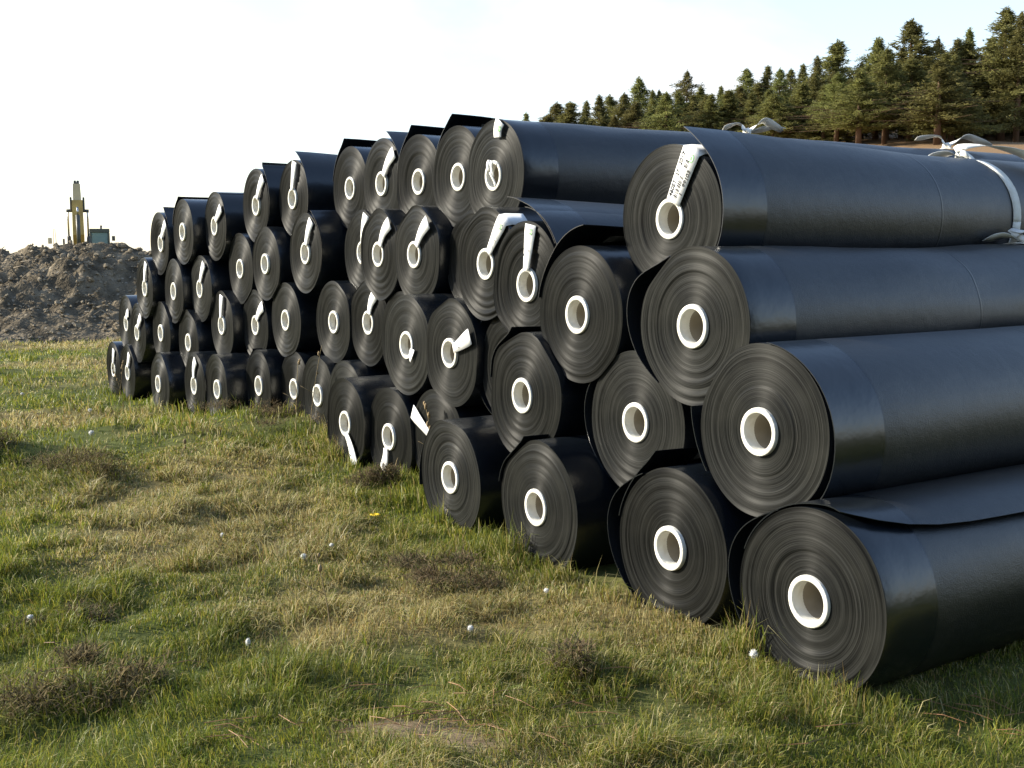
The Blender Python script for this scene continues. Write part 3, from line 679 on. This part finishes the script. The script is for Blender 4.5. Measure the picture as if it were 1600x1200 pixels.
# ------------------------------------------------------------------ excavator behind the mound
ex = empty('excavator', (-22.6, 60.6, -.62), (0, 0, R_(20.4))); tag(ex, 'yellow excavator with upright boom standing behind the soil heap', 'excavator')
def exb(name, mat_, boxes, bev=.03, parent=ex):
    b = MB()
    for q in boxes: b.box(*q, bev)
    return b.build(name, mat_, parent)
for s_ in (-1, 1):
    b = MB(); pr = []
    for k in range(40):
        a = k/40*2*math.pi; yy = 1.5*max(-1, min(1, 1.25*math.cos(a))); zz = .40+.38*max(-1, min(1, 1.25*math.sin(a))); pr.append((yy, zz))
    n = len(pr); v = [(s_*1.05-.25, y_, z_) for y_, z_ in pr]+[(s_*1.05+.25, y_, z_) for y_, z_ in pr]
    b.add(v, [(k, (k+1) % n, n+(k+1) % n, n+k) for k in range(n)]+[tuple(range(n-1, -1, -1)), tuple(range(n, 2*n))])
    for k in range(0, 40, 2):
        y_, z_ = pr[k]; b.box(s_*1.05-.28, s_*1.05+.28, y_-.04, y_+.04, z_-.05, z_+.05)
    b.build('track', M['rubber'], ex)
exb('upper_body', M['yellow_paint'], [(-1.25, 1.25, -.4, 2.3, .85, 1.75), (-1.2, 1.2, 1.5, 2.5, .95, 1.9)], .06)
cab = exb('cab', M['cab_paint'], [(.50, 1.48, -1.3, .35, 2.72, 2.92), (.50, .60, -1.3, -1.18, .95, 2.72), (1.38, 1.48, -1.3, -1.18, .95, 2.72), (.50, .60, .22, .35, .95, 2.72), (1.38, 1.48, .22, .35, .95, 2.72), (.50, 1.48, -1.3, .35, .9, 1.75)], .02)
exb('windshield', M['glass'], [(.60, 1.38, -1.25, -1.22, 1.75, 2.72)], .004, cab); exb('side_window', M['glass'], [(.53, .55, -1.18, .22, 1.75, 2.72)], .004, cab)
exb('rear_window', M['glass'], [(.60, 1.38, .27, .29, 1.75, 2.72)], .004, cab)
exb('operator_seat', M['dark_steel'], [(.86, 1.14, -.35, -.2, 1.6, 2.35), (.86, 1.14, -.8, -.2, 1.5, 1.62)], .04, cab)
bc = MB(); bc.tube([(1.08, -.6, 2.92), (1.08, -.6, 3.0)], .05, 10); bc.tube([(1.08, -.6, 3.0), (1.08, -.6, 3.10)], [.07, .05], 10); bc.build('beacon', M['dark_steel'], cab)
exb('mirror', M['dark_steel'], [(1.58, 1.74, -1.32, -1.27, 2.3, 2.55)], .01)
# boom seen head on: leans away then the stick stands up in front of it
b = MB()
def taper(b, p0, p1, w0, d0, w1, d1):
    (x0, y0, z0), (x1, y1, z1) = p0, p1
    v = [(x0-w0, y0-d0, z0), (x0+w0, y0-d0, z0), (x0+w0, y0+d0, z0), (x0-w0, y0+d0, z0), (x1-w1, y1-d1, z1), (x1+w1, y1-d1, z1), (x1+w1, y1+d1, z1), (x1-w1, y1+d1, z1)]
    b.add(v, [(3, 2, 1, 0), (4, 5, 6, 7), (0, 1, 5, 4), (1, 2, 6, 5), (2, 3, 7, 6), (3, 0, 4, 7)])
XB = -.02
taper(b, (XB, -.6, 1.3), (XB, -2.6, 2.6), .27, .35, .27, .33); taper(b, (XB, -2.6, 2.6), (XB, -3.0, 4.3), .27, .33, .25, .2); b.build('boom', M['yellow_paint'], ex)
b = MB(); taper(b, (XB, -2.45, 2.6), (XB, -2.75, 4.5), .17, .16, .19, .20); taper(b, (XB, -2.75, 4.5), (XB, -2.95, 5.10), .19, .20, .17, .14); b.build('stick', M['cream_paint'], ex)
b = MB()
for s_ in (-1, 1):
    b.tube([(XB+s_*.07, -2.95, 5.08), (XB+s_*.07, -2.95, 5.26)], .06, 8)
b.box(XB-.13, XB+.13, -3.05, -2.85, 5.11, 5.18); b.build('pin_bracket', M['dark_steel'], ex)
for s_ in (-1, 1):
    c = MB(); c.tube([(XB+s_*.46, -1.2, 1.2), (XB+s_*.46, -2.0, 2.5)], .10, 10); c = c.build('boom_cylinder', M['dark_steel'], ex, True)
    r = MB(); r.tube([(XB+s_*.46, -2.0, 2.5), (XB+s_*.46, -2.75, 3.75)], .045, 8); r.build('cylinder_rod', M['rod'], c, True)
    r = MB(); r.tube([(XB+s_*.24, -2.75, 3.78), (XB+s_*.53, -2.75, 3.78)], .08, 10); r.build('cylinder_pin', M['dark_steel'], c, True)
    exb('boom_plate', M['dark_steel'], [(XB+s_*.30-.05, XB+s_*.30+.05, -3.0, -2.6, 3.75, 4.45)], .02)
c = MB(); c.tube([(XB, -3.55, 1.9), (XB, -3.55, 3.55)], .10, 10); c = c.build('stick_cylinder', M['dark_steel'], ex, True)
r = MB(); r.tube([(XB, -3.55, 3.55), (XB, -3.5, 3.95)], .05, 8); r.build('cylinder_rod', M['rod'], c, True)
exb('side_mirror', M['cream_paint'], [(-1.50, -1.30, -1.3, -1.25, 2.15, 2.45)], .02)
b = MB(); b.tube([(-1.25, -1.0, 1.7), (-1.22, -1.0, 2.9)], .012, 6); b.tube([(-1.08, -1.0, 1.7), (-1.15, -1.0, 2.9)], .012, 6); b.tube([(-.75, -.8, 1.7), (-.75, -.8, 2.4)], .05, 8)
b.build('handrail', M['dark_steel'], ex)

# ------------------------------------------------------------------ conifers on the slope
def crown_mesh(seed, kind):
    rg = np.random.default_rng(seed); H = 1.0
    base = {'fir': .10, 'pine': .26, 'spindle': .34}[kind]
    tris = []; cols = []; limbs = MB()
    nwh = {'fir': 46, 'pine': 38, 'spindle': 36}[kind]
    trunkx = rg.normal(0, .006, 2)
    for w in range(nwh):
        u = (w+rg.uniform(0, .8))/nwh; z = base+(1-base)*u
        if kind == 'fir': pr = (1-u)**1.0*rg.uniform(.8, 1.1)
        elif kind == 'pine': pr = ((1-u)*1.0+.01)**.88*(.70+.30*min(1, u*4))*rg.uniform(.72, 1.15)
        else: pr = (.40+.60*math.sin(min(1, u*1.06)*math.pi)**.7)*rg.uniform(.55, 1.05)*min(1, (1-u)*3.2)
        if u > .97: pr = max(min(pr, .10), .04)
        nb = rg.integers(4, 7)
        for q in range(nb):
            th = rg.uniform(0, 2*math.pi); ln = pr*rg.uniform(.55, 1.18)
            droop = {'fir': rg.uniform(-.25, .05), 'pine': rg.uniform(-.08, .32), 'spindle': rg.uniform(-.1, .2)}[kind]
            tone = rg.uniform(.6, 1.35); ns = int(10+28*ln)
            if ln > .3 and q % 3 == 0 and kind != 'fir' and u < .5:
                limbs.tube([(0, 0, z), (ln*.5*math.cos(th), ln*.5*math.sin(th), z+droop*.18*.5*ln)], [.004, .0015], 4, False)
            m_ = ns*3; f_ = np.repeat(rg.uniform(.06, 1.0, ns)**.75, 3); r = ln*f_
            cx = np.repeat(rg.normal(0, .042*(.2+ln), ns), 3)+r*math.cos(th); cy = np.repeat(rg.normal(0, .042*(.2+ln), ns), 3)+r*math.sin(th)
            zc = z+droop*.18*r+np.repeat(rg.normal(0, .010, ns), 3)
            d_ = rg.normal(0, 1, (m_, 3)); d_[:, 2] = d_[:, 2]*.5+.25; d_[:, 0] += .9*math.cos(th); d_[:, 1] += .9*math.sin(th); d_ /= np.linalg.norm(d_, axis=1)[:, None]
            e_ = np.cross(d_, rg.normal(0, 1, (m_, 3))); e_ /= np.linalg.norm(e_, axis=1)[:, None]+1e-6
            L_ = rg.uniform(.014, .030, m_)[:, None]; W_ = L_*rg.uniform(.28, .50, (m_, 1))
            p = np.stack([cx*SX, cy*SX, zc], 1)+rg.normal(0, .009, (m_, 3))
            tris.append(np.stack([p-e_*W_*.5, p+e_*W_*.5, p+d_*L_], 1)); cols.append(tone*rg.uniform(.85, 1.15, m_))
    m_ = 60; zc = rg.uniform(.955, 1.035, m_); wv = (1.05-zc)[:, None]; th = rg.uniform(0, 6.283, m_)      # leading shoot
    d_ = np.stack([np.cos(th)*.6, np.sin(th)*.6, np.full(m_, .9)], 1); d_ /= np.linalg.norm(d_, axis=1)[:, None]; e_ = np.cross(d_, rg.normal(0, 1, (m_, 3))); e_ /= np.linalg.norm(e_, axis=1)[:, None]
    p = np.stack([np.cos(th)*wv[:, 0]*.10, np.sin(th)*wv[:, 0]*.10, zc], 1); L_ = rg.uniform(.012, .022, (m_, 1))
    tris.append(np.stack([p-e_*L_*.2, p+e_*L_*.2, p+d_*L_], 1)); cols.append(rg.uniform(.8, 1.2, m_))
    T = np.concatenate(tris); C_ol = np.concatenate(cols)[:, None]*np.array([.175, .172, .055])
    n = len(T); me = arrays_mesh('crown', T.reshape(-1, 3), np.full(n, 3), np.arange(3*n), M['needles'], np.repeat(C_ol, 3, 0), False)
    limbs.tube([(0, 0, -.03), (trunkx[0], trunkx[1], .35), (0, 0, .75), (0, 0, .985)], [.021, .016, .008, .002], 7)
    tm = mesh('trunk', limbs.v, limbs.f, M['bark'], True)
    return me, tm
SX = .30
KINDS = ['fir', 'pine', 'fir', 'pine', 'spindle', 'fir', 'pine', 'spindle', 'fir']
TREES = [crown_mesh(300+k, kd) for k, kd in enumerate(KINDS)]
SKY = [(2.4,202.0,12.1,.30),(7.3,192.5,11.4,.50),(12.5,197.5,10.9,.40),(13.5,182.1,10.6,.40),(15.7,189.6,10.8,.50),(17.6,184.7,10.6,.35),(20.5,190.2,12.4,.45),(21.4,179.1,9.9,.40),(23.7,189.7,10.0,.25),(24.4,183.7,8.6,.30),(27.9,187.8,11.7,.28),(28.8,179.9,9.2,.60),(31.3,176.2,8.5,.40),(35.4,177.9,10.3,.50),(38.5,177.7,10.1,.40),(37.7,166.0,9.7,.35),(41.1,173.9,9.2,.35),(42.3,171.4,9.5,.40),(40.6,157.1,10.7,.40),(44.3,160.7,12.3,.60),(47.0,158.6,9.4,.35),(49.3,160.2,12.2,.25),(48.9,154.0,10.3,.30),(48.2,142.9,13.4,.55),(52.8,146.6,11.8,.25),(54.6,145.0,11.5,.40),(55.7,144.2,12.6,.30),(60.7,149.8,11.9,.40),(57.9,138.9,14.5,.45),(58.3,135.7,13.8,.35),(63.6,140.4,13.1,.40),(67.0,142.3,15.1,.45)]
FILL = [(5.3,176.1,9.1,.53),(7.5,172.7,8.2,.41),(8.5,172.6,9.4,.54),(10.9,182.1,8.7,.31),(12.4,182.8,8.3,.37),(14.7,182.8,7.6,.40),(14.4,165.3,7.9,.40),(16.3,166.5,7.4,.32),(17.4,165.6,8.1,.43),(18.6,171.3,7.8,.48),(19.4,167.0,7.6,.42),(21.3,169.9,7.9,.45),(20.8,158.7,8.6,.40),(24.0,169.9,8.6,.42),(26.0,174.5,6.8,.45),(26.0,168.8,8.3,.38),(26.6,160.5,7.5,.48),(26.8,158.0,8.2,.40),(30.4,167.0,6.4,.46),(29.4,159.9,8.1,.52),(32.1,165.5,6.9,.39),(32.0,157.1,6.7,.46),(34.3,163.8,8.1,.54),(34.3,156.6,7.4,.49),(32.2,144.6,6.4,.53),(33.8,146.2,6.0,.43),(37.4,154.2,5.9,.51),(36.2,146.6,7.0,.53),(39.4,153.3,8.0,.32),(37.7,142.3,7.3,.46),(41.6,152.8,7.4,.40),(38.5,139.3,8.6,.42),(41.6,144.9,6.8,.50),(39.0,131.9,7.7,.46),(44.9,150.8,7.4,.42),(45.8,147.8,10.3,.34),(42.7,134.6,9.3,.33),(45.3,141.5,7.7,.33),(47.5,143.6,9.6,.33),(46.0,135.8,7.5,.47),(49.2,141.5,8.0,.36),(50.9,143.1,8.7,.47),(45.6,125.8,7.3,.52),(47.1,128.1,7.7,.42),(48.4,129.3,7.8,.42),(54.4,141.4,9.7,.43),(56.4,147.3,8.3,.48),(56.4,152.1,9.3,.53),(59.0,154.5,10.7,.44),(61.4,158.3,10.0,.30),(66.0,150.9,9.3,.54),(64.5,158,9.5,.5),(70,156,11,.5)]
NSK = len(SKY)
rg = np.random.default_rng(77)
for k, (x, y, H, wd) in enumerate(SKY+FILL):
    kd = 4 if wd < .29 else [0, 1, 2, 3, 5, 6, 8][int(rg.integers(7))]
    if k == 24: kd = 7
    cm, tm = TREES[kd]
    g = float(terrain(np.array([x]), np.array([y]))[0])-.1
    if k < NSK: H = H*(1.03+.13*max(0, 1-k/12))
    else: H = H*(.98+.26*hsh(np.array([k]), np.array([3]), 5)[0])
    if x/y > .375: kd = [1, 3, 6, 7, 3, 1][k % 6]
    if k >= NSK and x/y > .385 and y < 146: continue
    o = empty('conifer_tree', (x, y, g), (0, 0, rg.uniform(0, 6.28)))
    wf = (wd/.42)*rg.uniform(.95, 1.1)*(1.45 if k < NSK else 1.85)
    o.scale = (H*wf, H*wf, H)
    if k < NSK:
        j = NSK-1-k
        nm = ORD[k]+' from the left' if k < 16 else (ORD[j]+' from the right' if j < 17 else '')
        shape = 'narrow' if wd < .32 else 'broad' if wd > .48 else 'pointed'
        tag(o, '%s green conifer on the forest skyline, treetop %s' % (shape, nm), 'conifer', 'conifers on the slope behind the rolls')
    else:
        tag(o, 'green conifer crowded into the forest below the skyline treetops', 'conifer', 'lower conifers filling the forest edge')
    obj('trunk', tm, o); obj('crown', cm, o)

# the same wood carries on round to the right of and behind the viewer, out of the picture
rg = np.random.default_rng(14); TT = []; CC2 = []
src_T = []
for cm, tm in TREES[:4]:
    v_ = np.empty(len(cm.vertices)*3, np.float32); cm.vertices.foreach_get('co', v_); src_T.append(v_.reshape(-1, 3, 3)[::9])
for k in range(64):
    az = R_(rg.uniform(100, 215)); dist = rg.uniform(17, 34); H = rg.uniform(10, 16); x, y = dist*math.sin(az), dist*math.cos(az)-3
    T = src_T[k % 4]; c_ = T.mean(1, keepdims=True); T = c_+(T-c_)*2.6; a = rg.uniform(0, 6.3); wf = H*1.15
    R2 = np.stack([(T[..., 0]*math.cos(a)-T[..., 1]*math.sin(a))*wf+x, (T[..., 0]*math.sin(a)+T[..., 1]*math.cos(a))*wf+y, T[..., 2]*H+.2], -1)
    TT.append(R2.reshape(-1, 3)); CC2.append(np.tile(np.array([.10, .105, .038])*rg.uniform(.8, 1.2), (len(TT[-1]), 1)))
TT = np.concatenate(TT); wood = obj('wood', arrays_mesh('wood', TT, np.full(len(TT)//3, 3), np.arange(len(TT)), M['needles'], np.concatenate(CC2), False))
tag(wood, 'conifer wood behind the viewer, outside the picture', 'wood', kind='stuff')

# ------------------------------------------------------------------ grass
def stack_mask(x, y):
    s = x*DV[0]+y*DV[1]; t = x*AV[0]+y*AV[1]
    face = np.interp(s, [c[1] for c in ROLLS[:17]], [c[2] for c in ROLLS[:17]])
    return (s > 2.66) & (s < 14.7) & (t > face+.02)
def blades(n, seed, r0, r1, p, az0, az1, hmul=1.0, wmul=1.0):
    rg = np.random.default_rng(seed)
    u = rg.uniform(0, 1, n); e = 2-p
    r = (r0**e+u*(r1**e-r0**e))**(1/e); th = np.radians(rg.uniform(az0, az1, n))
    x = r*np.sin(th); y = r*np.cos(th)
    dens = .35+.65*sstep((fbm(x*2.5, y*2.5, 3, 71)-.32)/.22)
    soil = np.exp(-(((x-SOIL[0]-(y-SOIL[1])*-.9)/.27)**4+((y-SOIL[1])/.16)**4))
    keep = (~stack_mask(x, y)) & (rg.uniform(0, 1, n) < dens*(1-.97*soil)) & ~((y > 23.6) & (x < 3))
    x = x[keep]; y = y[keep]; r = r[keep]; n = len(x)
    z = terrain(x, y)
    dr = sstep((dryness(x, y)+rg.normal(0, .07, n)-.45)/.17)
    tuft = fbm(x*3.3, y*3.3, 3, 81)
    spot = sstep((vnoise(x*5.2, y*5.2, 17)*.6+vnoise(x*9, y*9, 19)*.4-.60)/.16)
    h = (.020+.050*sstep((tuft-.38)/.32)+.055*spot)*rg.uniform(.55, 1.35, n)*hmul*(1+.12*dr)
    w = (.0023+.0018*rg.uniform(0, 1, n))*wmul*np.clip(r/4.0, .9, 6)**.85
    lean_dir = fbm(x*1.3, y*1.3, 3, 91)*14.0+rg.normal(0, 1.6, n); lean = rg.uniform(.1, 1.25, n)*h*(1+.4*dr)
    lx = np.cos(lean_dir)*lean; ly = np.sin(lean_dir)*lean
    wa = rg.uniform(0, math.pi, n); wx = np.cos(wa)*w*.5; wy = np.sin(wa)*w*.5
    hh = h*rg.uniform(.75, 1, n); zero = np.zeros(n)
    V = np.empty((n, 5, 3))
    ss_ = x*DV[0]+y*DV[1]; tt_ = x*AV[0]+y*AV[1]; fc = np.interp(ss_, [c[1] for c in ROLLS[:17]], [c[2] for c in ROLLS[:17]])
    hh = hh*(1+.9*np.exp(-((tt_-fc+.06)/.14)**2)*(ss_ > 2.3)*(ss_ < 15))
    V[:, 0] = np.stack([x-wx, y-wy, z-.006], 1); V[:, 1] = np.stack([x+wx, y+wy, z-.006], 1)
    V[:, 2] = np.stack([x+wx*.8+lx*.35, y+wy*.8+ly*.35, z+hh*.6], 1); V[:, 3] = np.stack([x-wx*.8+lx*.35, y-wy*.8+ly*.35, z+hh*.6], 1)
    V[:, 4] = np.stack([x+lx, y+ly, z+hh*np.clip(1.15-lean/(h+1e-6)*.45, .35, 1)], 1)
    i0 = np.arange(n)*5
    lp = np.stack([i0, i0+1, i0+2, i0+3, i0+3, i0+2, i0+4], 1).ravel(); pn = np.tile([4, 3], n)
    G = np.array([[.110, .155, .018], [.185, .210, .028], [.285, .265, .040], [.140, .160, .030]]); S = np.array([[.56, .48, .22], [.48, .39, .15], [.34, .24, .09], [.50, .45, .22]])
    pick = rg.integers(0, 4, n); gcol = G[pick]; scol = S[rg.integers(0, 4, n)]
    isdry = (rg.uniform(0, 1, n) < (.07+.72*dr))[:, None]
    c = np.where(isdry, scol*.86, gcol)*rg.uniform(.75, 1.25, n)[:, None]
    big = fbm(x*.7, y*.7, 2, 99)[:, None]; c = c*(.85+.4*big)
    return V.reshape(-1, 3), pn, lp, np.repeat(c, 5, 0)
def grass_obj(name, parts, label):
    off = 0; VV = []; PN = []; LP = []; CC = []
    for V, pn, lp, c in parts: VV.append(V); PN.append(pn); LP.append(lp+off); CC.append(c); off += len(V)
    o = obj(name, arrays_mesh(name, np.concatenate(VV), np.concatenate(PN), np.concatenate(LP), M['blade'], np.concatenate(CC), False))
    tag(o, label, 'grass', kind='stuff'); return o
grass_obj('grass', [blades(470000, 1, 2.7, 9, 1.25, -33, 40), blades(230000, 2, 8.5, 40, 1.3, -32, 12, 1.15, 1.15)], 'tufty green and straw coloured grass in front of the rolls')

# ------------------------------------------------------------------ dead grass clumps
def clump(cx, cy, rad, hgt, kind, k):
    hgt *= .62; rad *= 1.15
    rg = np.random.default_rng(1200+k); n = 1900 if rad > .15 else 900; V = []; PN = []; LP = []; C = []
    z0 = tz(cx, cy)
    pal = np.array([[.095, .070, .030], [.15, .112, .050], [.050, .038, .020], [.21, .165, .075]]) if kind == 'd' else np.array([[.16, .115, .062], [.22, .165, .09], [.095, .068, .04], [.11, .11, .045]])
    sub = rg.normal(0, .5*rad, (5, 2)); sub[:, 0] *= 1.3; sr = rg.uniform(.3, .6, 5)
    for q in range(n):
        j = rg.integers(5); x = sub[j, 0]+rg.normal(0, .5*rad*sr[j]); y = sub[j, 1]+rg.normal(0, .5*rad*sr[j]); r = .6*math.hypot(x, y); a = math.atan2(y, x)
        top = hgt*math.exp(-(r/rad)**2*1.3)*(.55+.9*vnoise(np.array([x*22+k*5]), np.array([y*22]), 7)[0]); z = top*rg.uniform(-.1, 1)
        gx_ = float(z)-0
        d = rg.normal(0, 1, 3); d[2] = abs(d[2])*.55; d[:2] += .5*np.array([math.cos(a), math.sin(a)]); d /= np.linalg.norm(d); L_ = rg.uniform(.02, .09); w = rg.uniform(.002, .006)
        e_ = np.cross(d, (0, 0, 1.)); e_ /= np.linalg.norm(e_)+1e-6
        p = np.array([x, y, gx_]); b = len(V); mid = p+d*L_*.55+np.array([0, 0, .006]); tip = p+d*L_-np.array([0, 0, rg.uniform(0, .02)])
        V += [p-e_*w*.5, p+e_*w*.5, mid+e_*w*.4, mid-e_*w*.4, tip]; PN += [4, 3]; LP += [b, b+1, b+2, b+3, b+3, b+2, b+4]
        C += [pal[rg.integers(0, 4)]*rg.uniform(.7, 1.3)]*5
    o = obj('dead_grass_clump', arrays_mesh('dead_grass_clump', np.array(V), np.array(PN), np.array(LP), M['dead'], np.array(C), False)); o.location = (cx, cy, z0-.02); return o
CL = ['large dark brown dead weed clump at the left of the lawn', 'dark brown dead clump in the lower left corner of the grass', 'small upright brown tuft of dead grass at lower centre', 'brown dead grass clump in front of the third roll of the bottom row',
      'brown grassy hump in front of the far bottom rolls', 'brown weed clump beside the roll with the hanging tag', 'dark dead weeds at the left edge of the picture', 'small brown dead patch among grass at lower left', 'low brown tuft just right of the grassy hump by the rolls']
for k, c in enumerate(CLUMPS): tag(clump(*c, k), CL[k], 'dead grass', 'dead grass clumps')

# ------------------------------------------------------------------ seed heads, flower, dry stalks, pine needles
def ball(r, n=10, m=7, seed=0, sq=1.0):
    rg = np.random.default_rng(seed); V = []; F = []
    for a in range(m):
        ph = math.pi*(a+.5)/m
        for b in range(n):
            th = 2*math.pi*b/n; q = r*rg.uniform(.88, 1.1); V.append((q*math.sin(ph)*math.cos(th), q*math.sin(ph)*math.sin(th), q*sq*math.cos(ph)))
    for a in range(m-1):
        for b in range(n): F.append((a*n+b, (a+1)*n+b, (a+1)*n+(b+1) % n, a*n+(b+1) % n))
    F += [tuple(range(n)), tuple((m-1)*n+b for b in range(n-1, -1, -1))]
    return V, F
def dandelion(x, y, h, r, label, k, sq=1.0, mat_='down'):
    z = tz(x, y); o = empty('dandelion', (x, y, z)); tag(o, label, 'dandelion', 'dandelion seed heads in the grass')
    b = MB(); b.tube([(.01, 0, -.01), (.004, .004, h*.6), (0, 0, h)], [.0028, .0024, .002], 6); b.build('stem', M['stem'], o, True)
    v_, f_ = ball(r*.74, 12, 8, k, sq); hd = obj('seed_head', mesh('seed_head', v_, f_, M[mat_]), o); hd.location = (0, 0, h)
    rg = np.random.default_rng(k); V = []; F = []
    for q in range(260):
        d = rg.normal(0, 1, 3); d /= np.linalg.norm(d); e_ = np.cross(d, rg.normal(0, 1, 3)); e_ /= np.linalg.norm(e_); b0 = len(V); d2 = d*np.array([1, 1, sq])
        V += [d2*r*.5-e_*r*.07, d2*r*.5+e_*r*.07, d2*r*rg.uniform(.95, 1.2)]; F.append((b0, b0+1, b0+2))
    pl = obj('down', mesh('down', V, F, M[mat_], False), hd)
for k, (x, y, h, r, sq, lb) in enumerate([
    (-1.92, 4.44, .075, .017, .7, 'white dandelion seed head near the left edge of the grass'), (-1.0, 4.21, .075, .014, 1.5, 'slim whitish seed head standing in the left foreground grass'),
    (.15, 4.87, .055, .017, .8, 'white dandelion seed head below the third bottom roll'), (.86, 3.95, .075, .021, 1.0, 'largest white dandelion seed head, in front of the nearest roll'),
    (-.91, 5.66, .06, .016, .8, 'small pale seed head left of centre in the grass'), (-.16, 4.3, .05, .018, .9, 'greyish seed head in the middle foreground'),
    (-1.0, 5.38, .05, .022, .8, 'loose grey seed head just left of the brown clump'), (-1.53, 5.94, .05, .016, 1.1, 'ragged white seed head further back on the left'),
    (-4.55, 10.6, .30, .022, .8, 'tall stalked white seed head at the far left'), (-3.29, 8.89, .09, .03, .9, 'white seed head by the dark weed clump on the left'), (-4.26, 11.5, .09, .03, .8, 'whitish seed head before the farthest rolls')]):
    dandelion(x, y, h, r*.78, lb, 40+k, sq)
z = tz(-.77, 6.33); yf = empty('yellow_flower', (-.77, 6.33, z)); tag(yf, 'single yellow flower in the grass before the rolls', 'flower')
b = MB(); b.tube([(0, 0, -.01), (0, 0, .07)], .002, 6); b.build('stem', M['stem'], yf)
b = MB()
for q in range(16):
    a = q*2*math.pi/16; ca, sa = math.cos(a), math.sin(a); b.add([(0, 0, .07), (.02*ca-.006*sa, .02*sa+.006*ca, .082), (.034*ca, .034*sa, .078), (.02*ca+.006*sa, .02*sa-.006*ca, .082)], [(0, 1, 2, 3)])
b.build('petals', M['petal'], yf)
def stalk(x, y, h, lean, label, k, husks=8):
    rg = np.random.default_rng(600+k); z = tz(x, y); o = empty('dry_stalk', (x, y, z)); tag(o, label, 'dry stalk', 'tall dry grass stalks')
    pts = [(lean[0]*u**1.6, lean[1]*u**1.6, h*u-.01) for u in np.linspace(0, 1, 7)]
    b = MB(); b.tube(pts, [.0035-.0018*u for u in np.linspace(0, 1, 7)], 5)
    a = rg.uniform(0, 6); b.tube([pts[3], (pts[3][0]-.10, pts[3][1]-.02, pts[3][2]+.06)], [.002, .001], 5); b.build('stem', M['straw'], o, True)
    b = MB()
    for q in range(husks):
        u = rg.uniform(.72, 1.0); v_, f_ = ball(rg.uniform(.006, .011), 6, 4, q, 1.8); c = np.array([lean[0]*u**1.6, lean[1]*u**1.6, h*u])+rg.normal(0, .008, 3); b.add([tuple(np.array(p)+c) for p in v_], f_)
    b.build('seed_husks', M['seed'], o, True)['kind'] = 'stuff'
for k, a in enumerate([(-.46, 7.15, .62, (-.09, 0), 'tall dry seed stalk in front of the fourth bottom roll'), (-1.60, 9.0, .75, (.10, .05), 'pale dry stalk leaning against the left middle rolls'), (-1.72, 9.05, .62, (.03, 0), 'upright dry stalk before the hanging tag roll'),
    (-2.75, 11.2, .40, (-.05, 0), 'thin dry stalk before the far bottom rolls'), (-4.15, 12.2, .45, (-.10, 0), 'dry stalk at the far end of the stack'), (-4.3, 12.5, .52, (.06, 0), 'leaning dry stalk beside the farthest roll'),
    (-.72, 4.42, .33, (-.06, .02), 'thin bent straw stalk in the centre foreground'), (-2.2, 7.4, .28, (.08, 0), 'short straw stalk behind the left dark clump')]): stalk(*a, k, 7 if k in (0, 4, 5) else 2)
rg = np.random.default_rng(5); b = MB()
for (x, y, n, sp) in [(-.30, 3.47, 26, .22), (-.05, 3.40, 12, .2), (-.88, 3.42, 5, .12), (-.86, 3.28, 5, .16), (-.51, 3.80, 7, .14), (1.60, 3.60, 16, .22), (.05, 3.94, 4, .1), (.22, 4.17, 4, .1), (.74, 3.54, 5, .12), (-1.3, 4.0, 6, .3), (1.3, 3.3, 5, .2), (-.1, 3.7, 8, .3)]:
    for q in range(n):
        px_ = x+rg.normal(0, sp); py_ = y+rg.normal(0, sp*.45); a = rg.normal(0, .7); L_ = rg.uniform(.08, .19); z0 = tz(px_, py_)+rg.uniform(.012, .045)
        bend = rg.normal(0, .012); b.tube([(px_, py_, z0), (px_+L_*.5*math.cos(a), py_+L_*.5*math.sin(a)+bend, z0+.008), (px_+L_*math.cos(a), py_+L_*math.sin(a), z0-.004)], [.0013, .0015, .0008], 4)
M['needle_litter'] = noisy('fallen_needles', (.33, .17, .08), (.24, .13, .065), 10.0, .6, .3)
pn = b.build('pine_needle_litter', M['needle_litter']); tag(pn, 'orange brown pine needles scattered on the foreground grass', 'pine needles', kind='stuff')
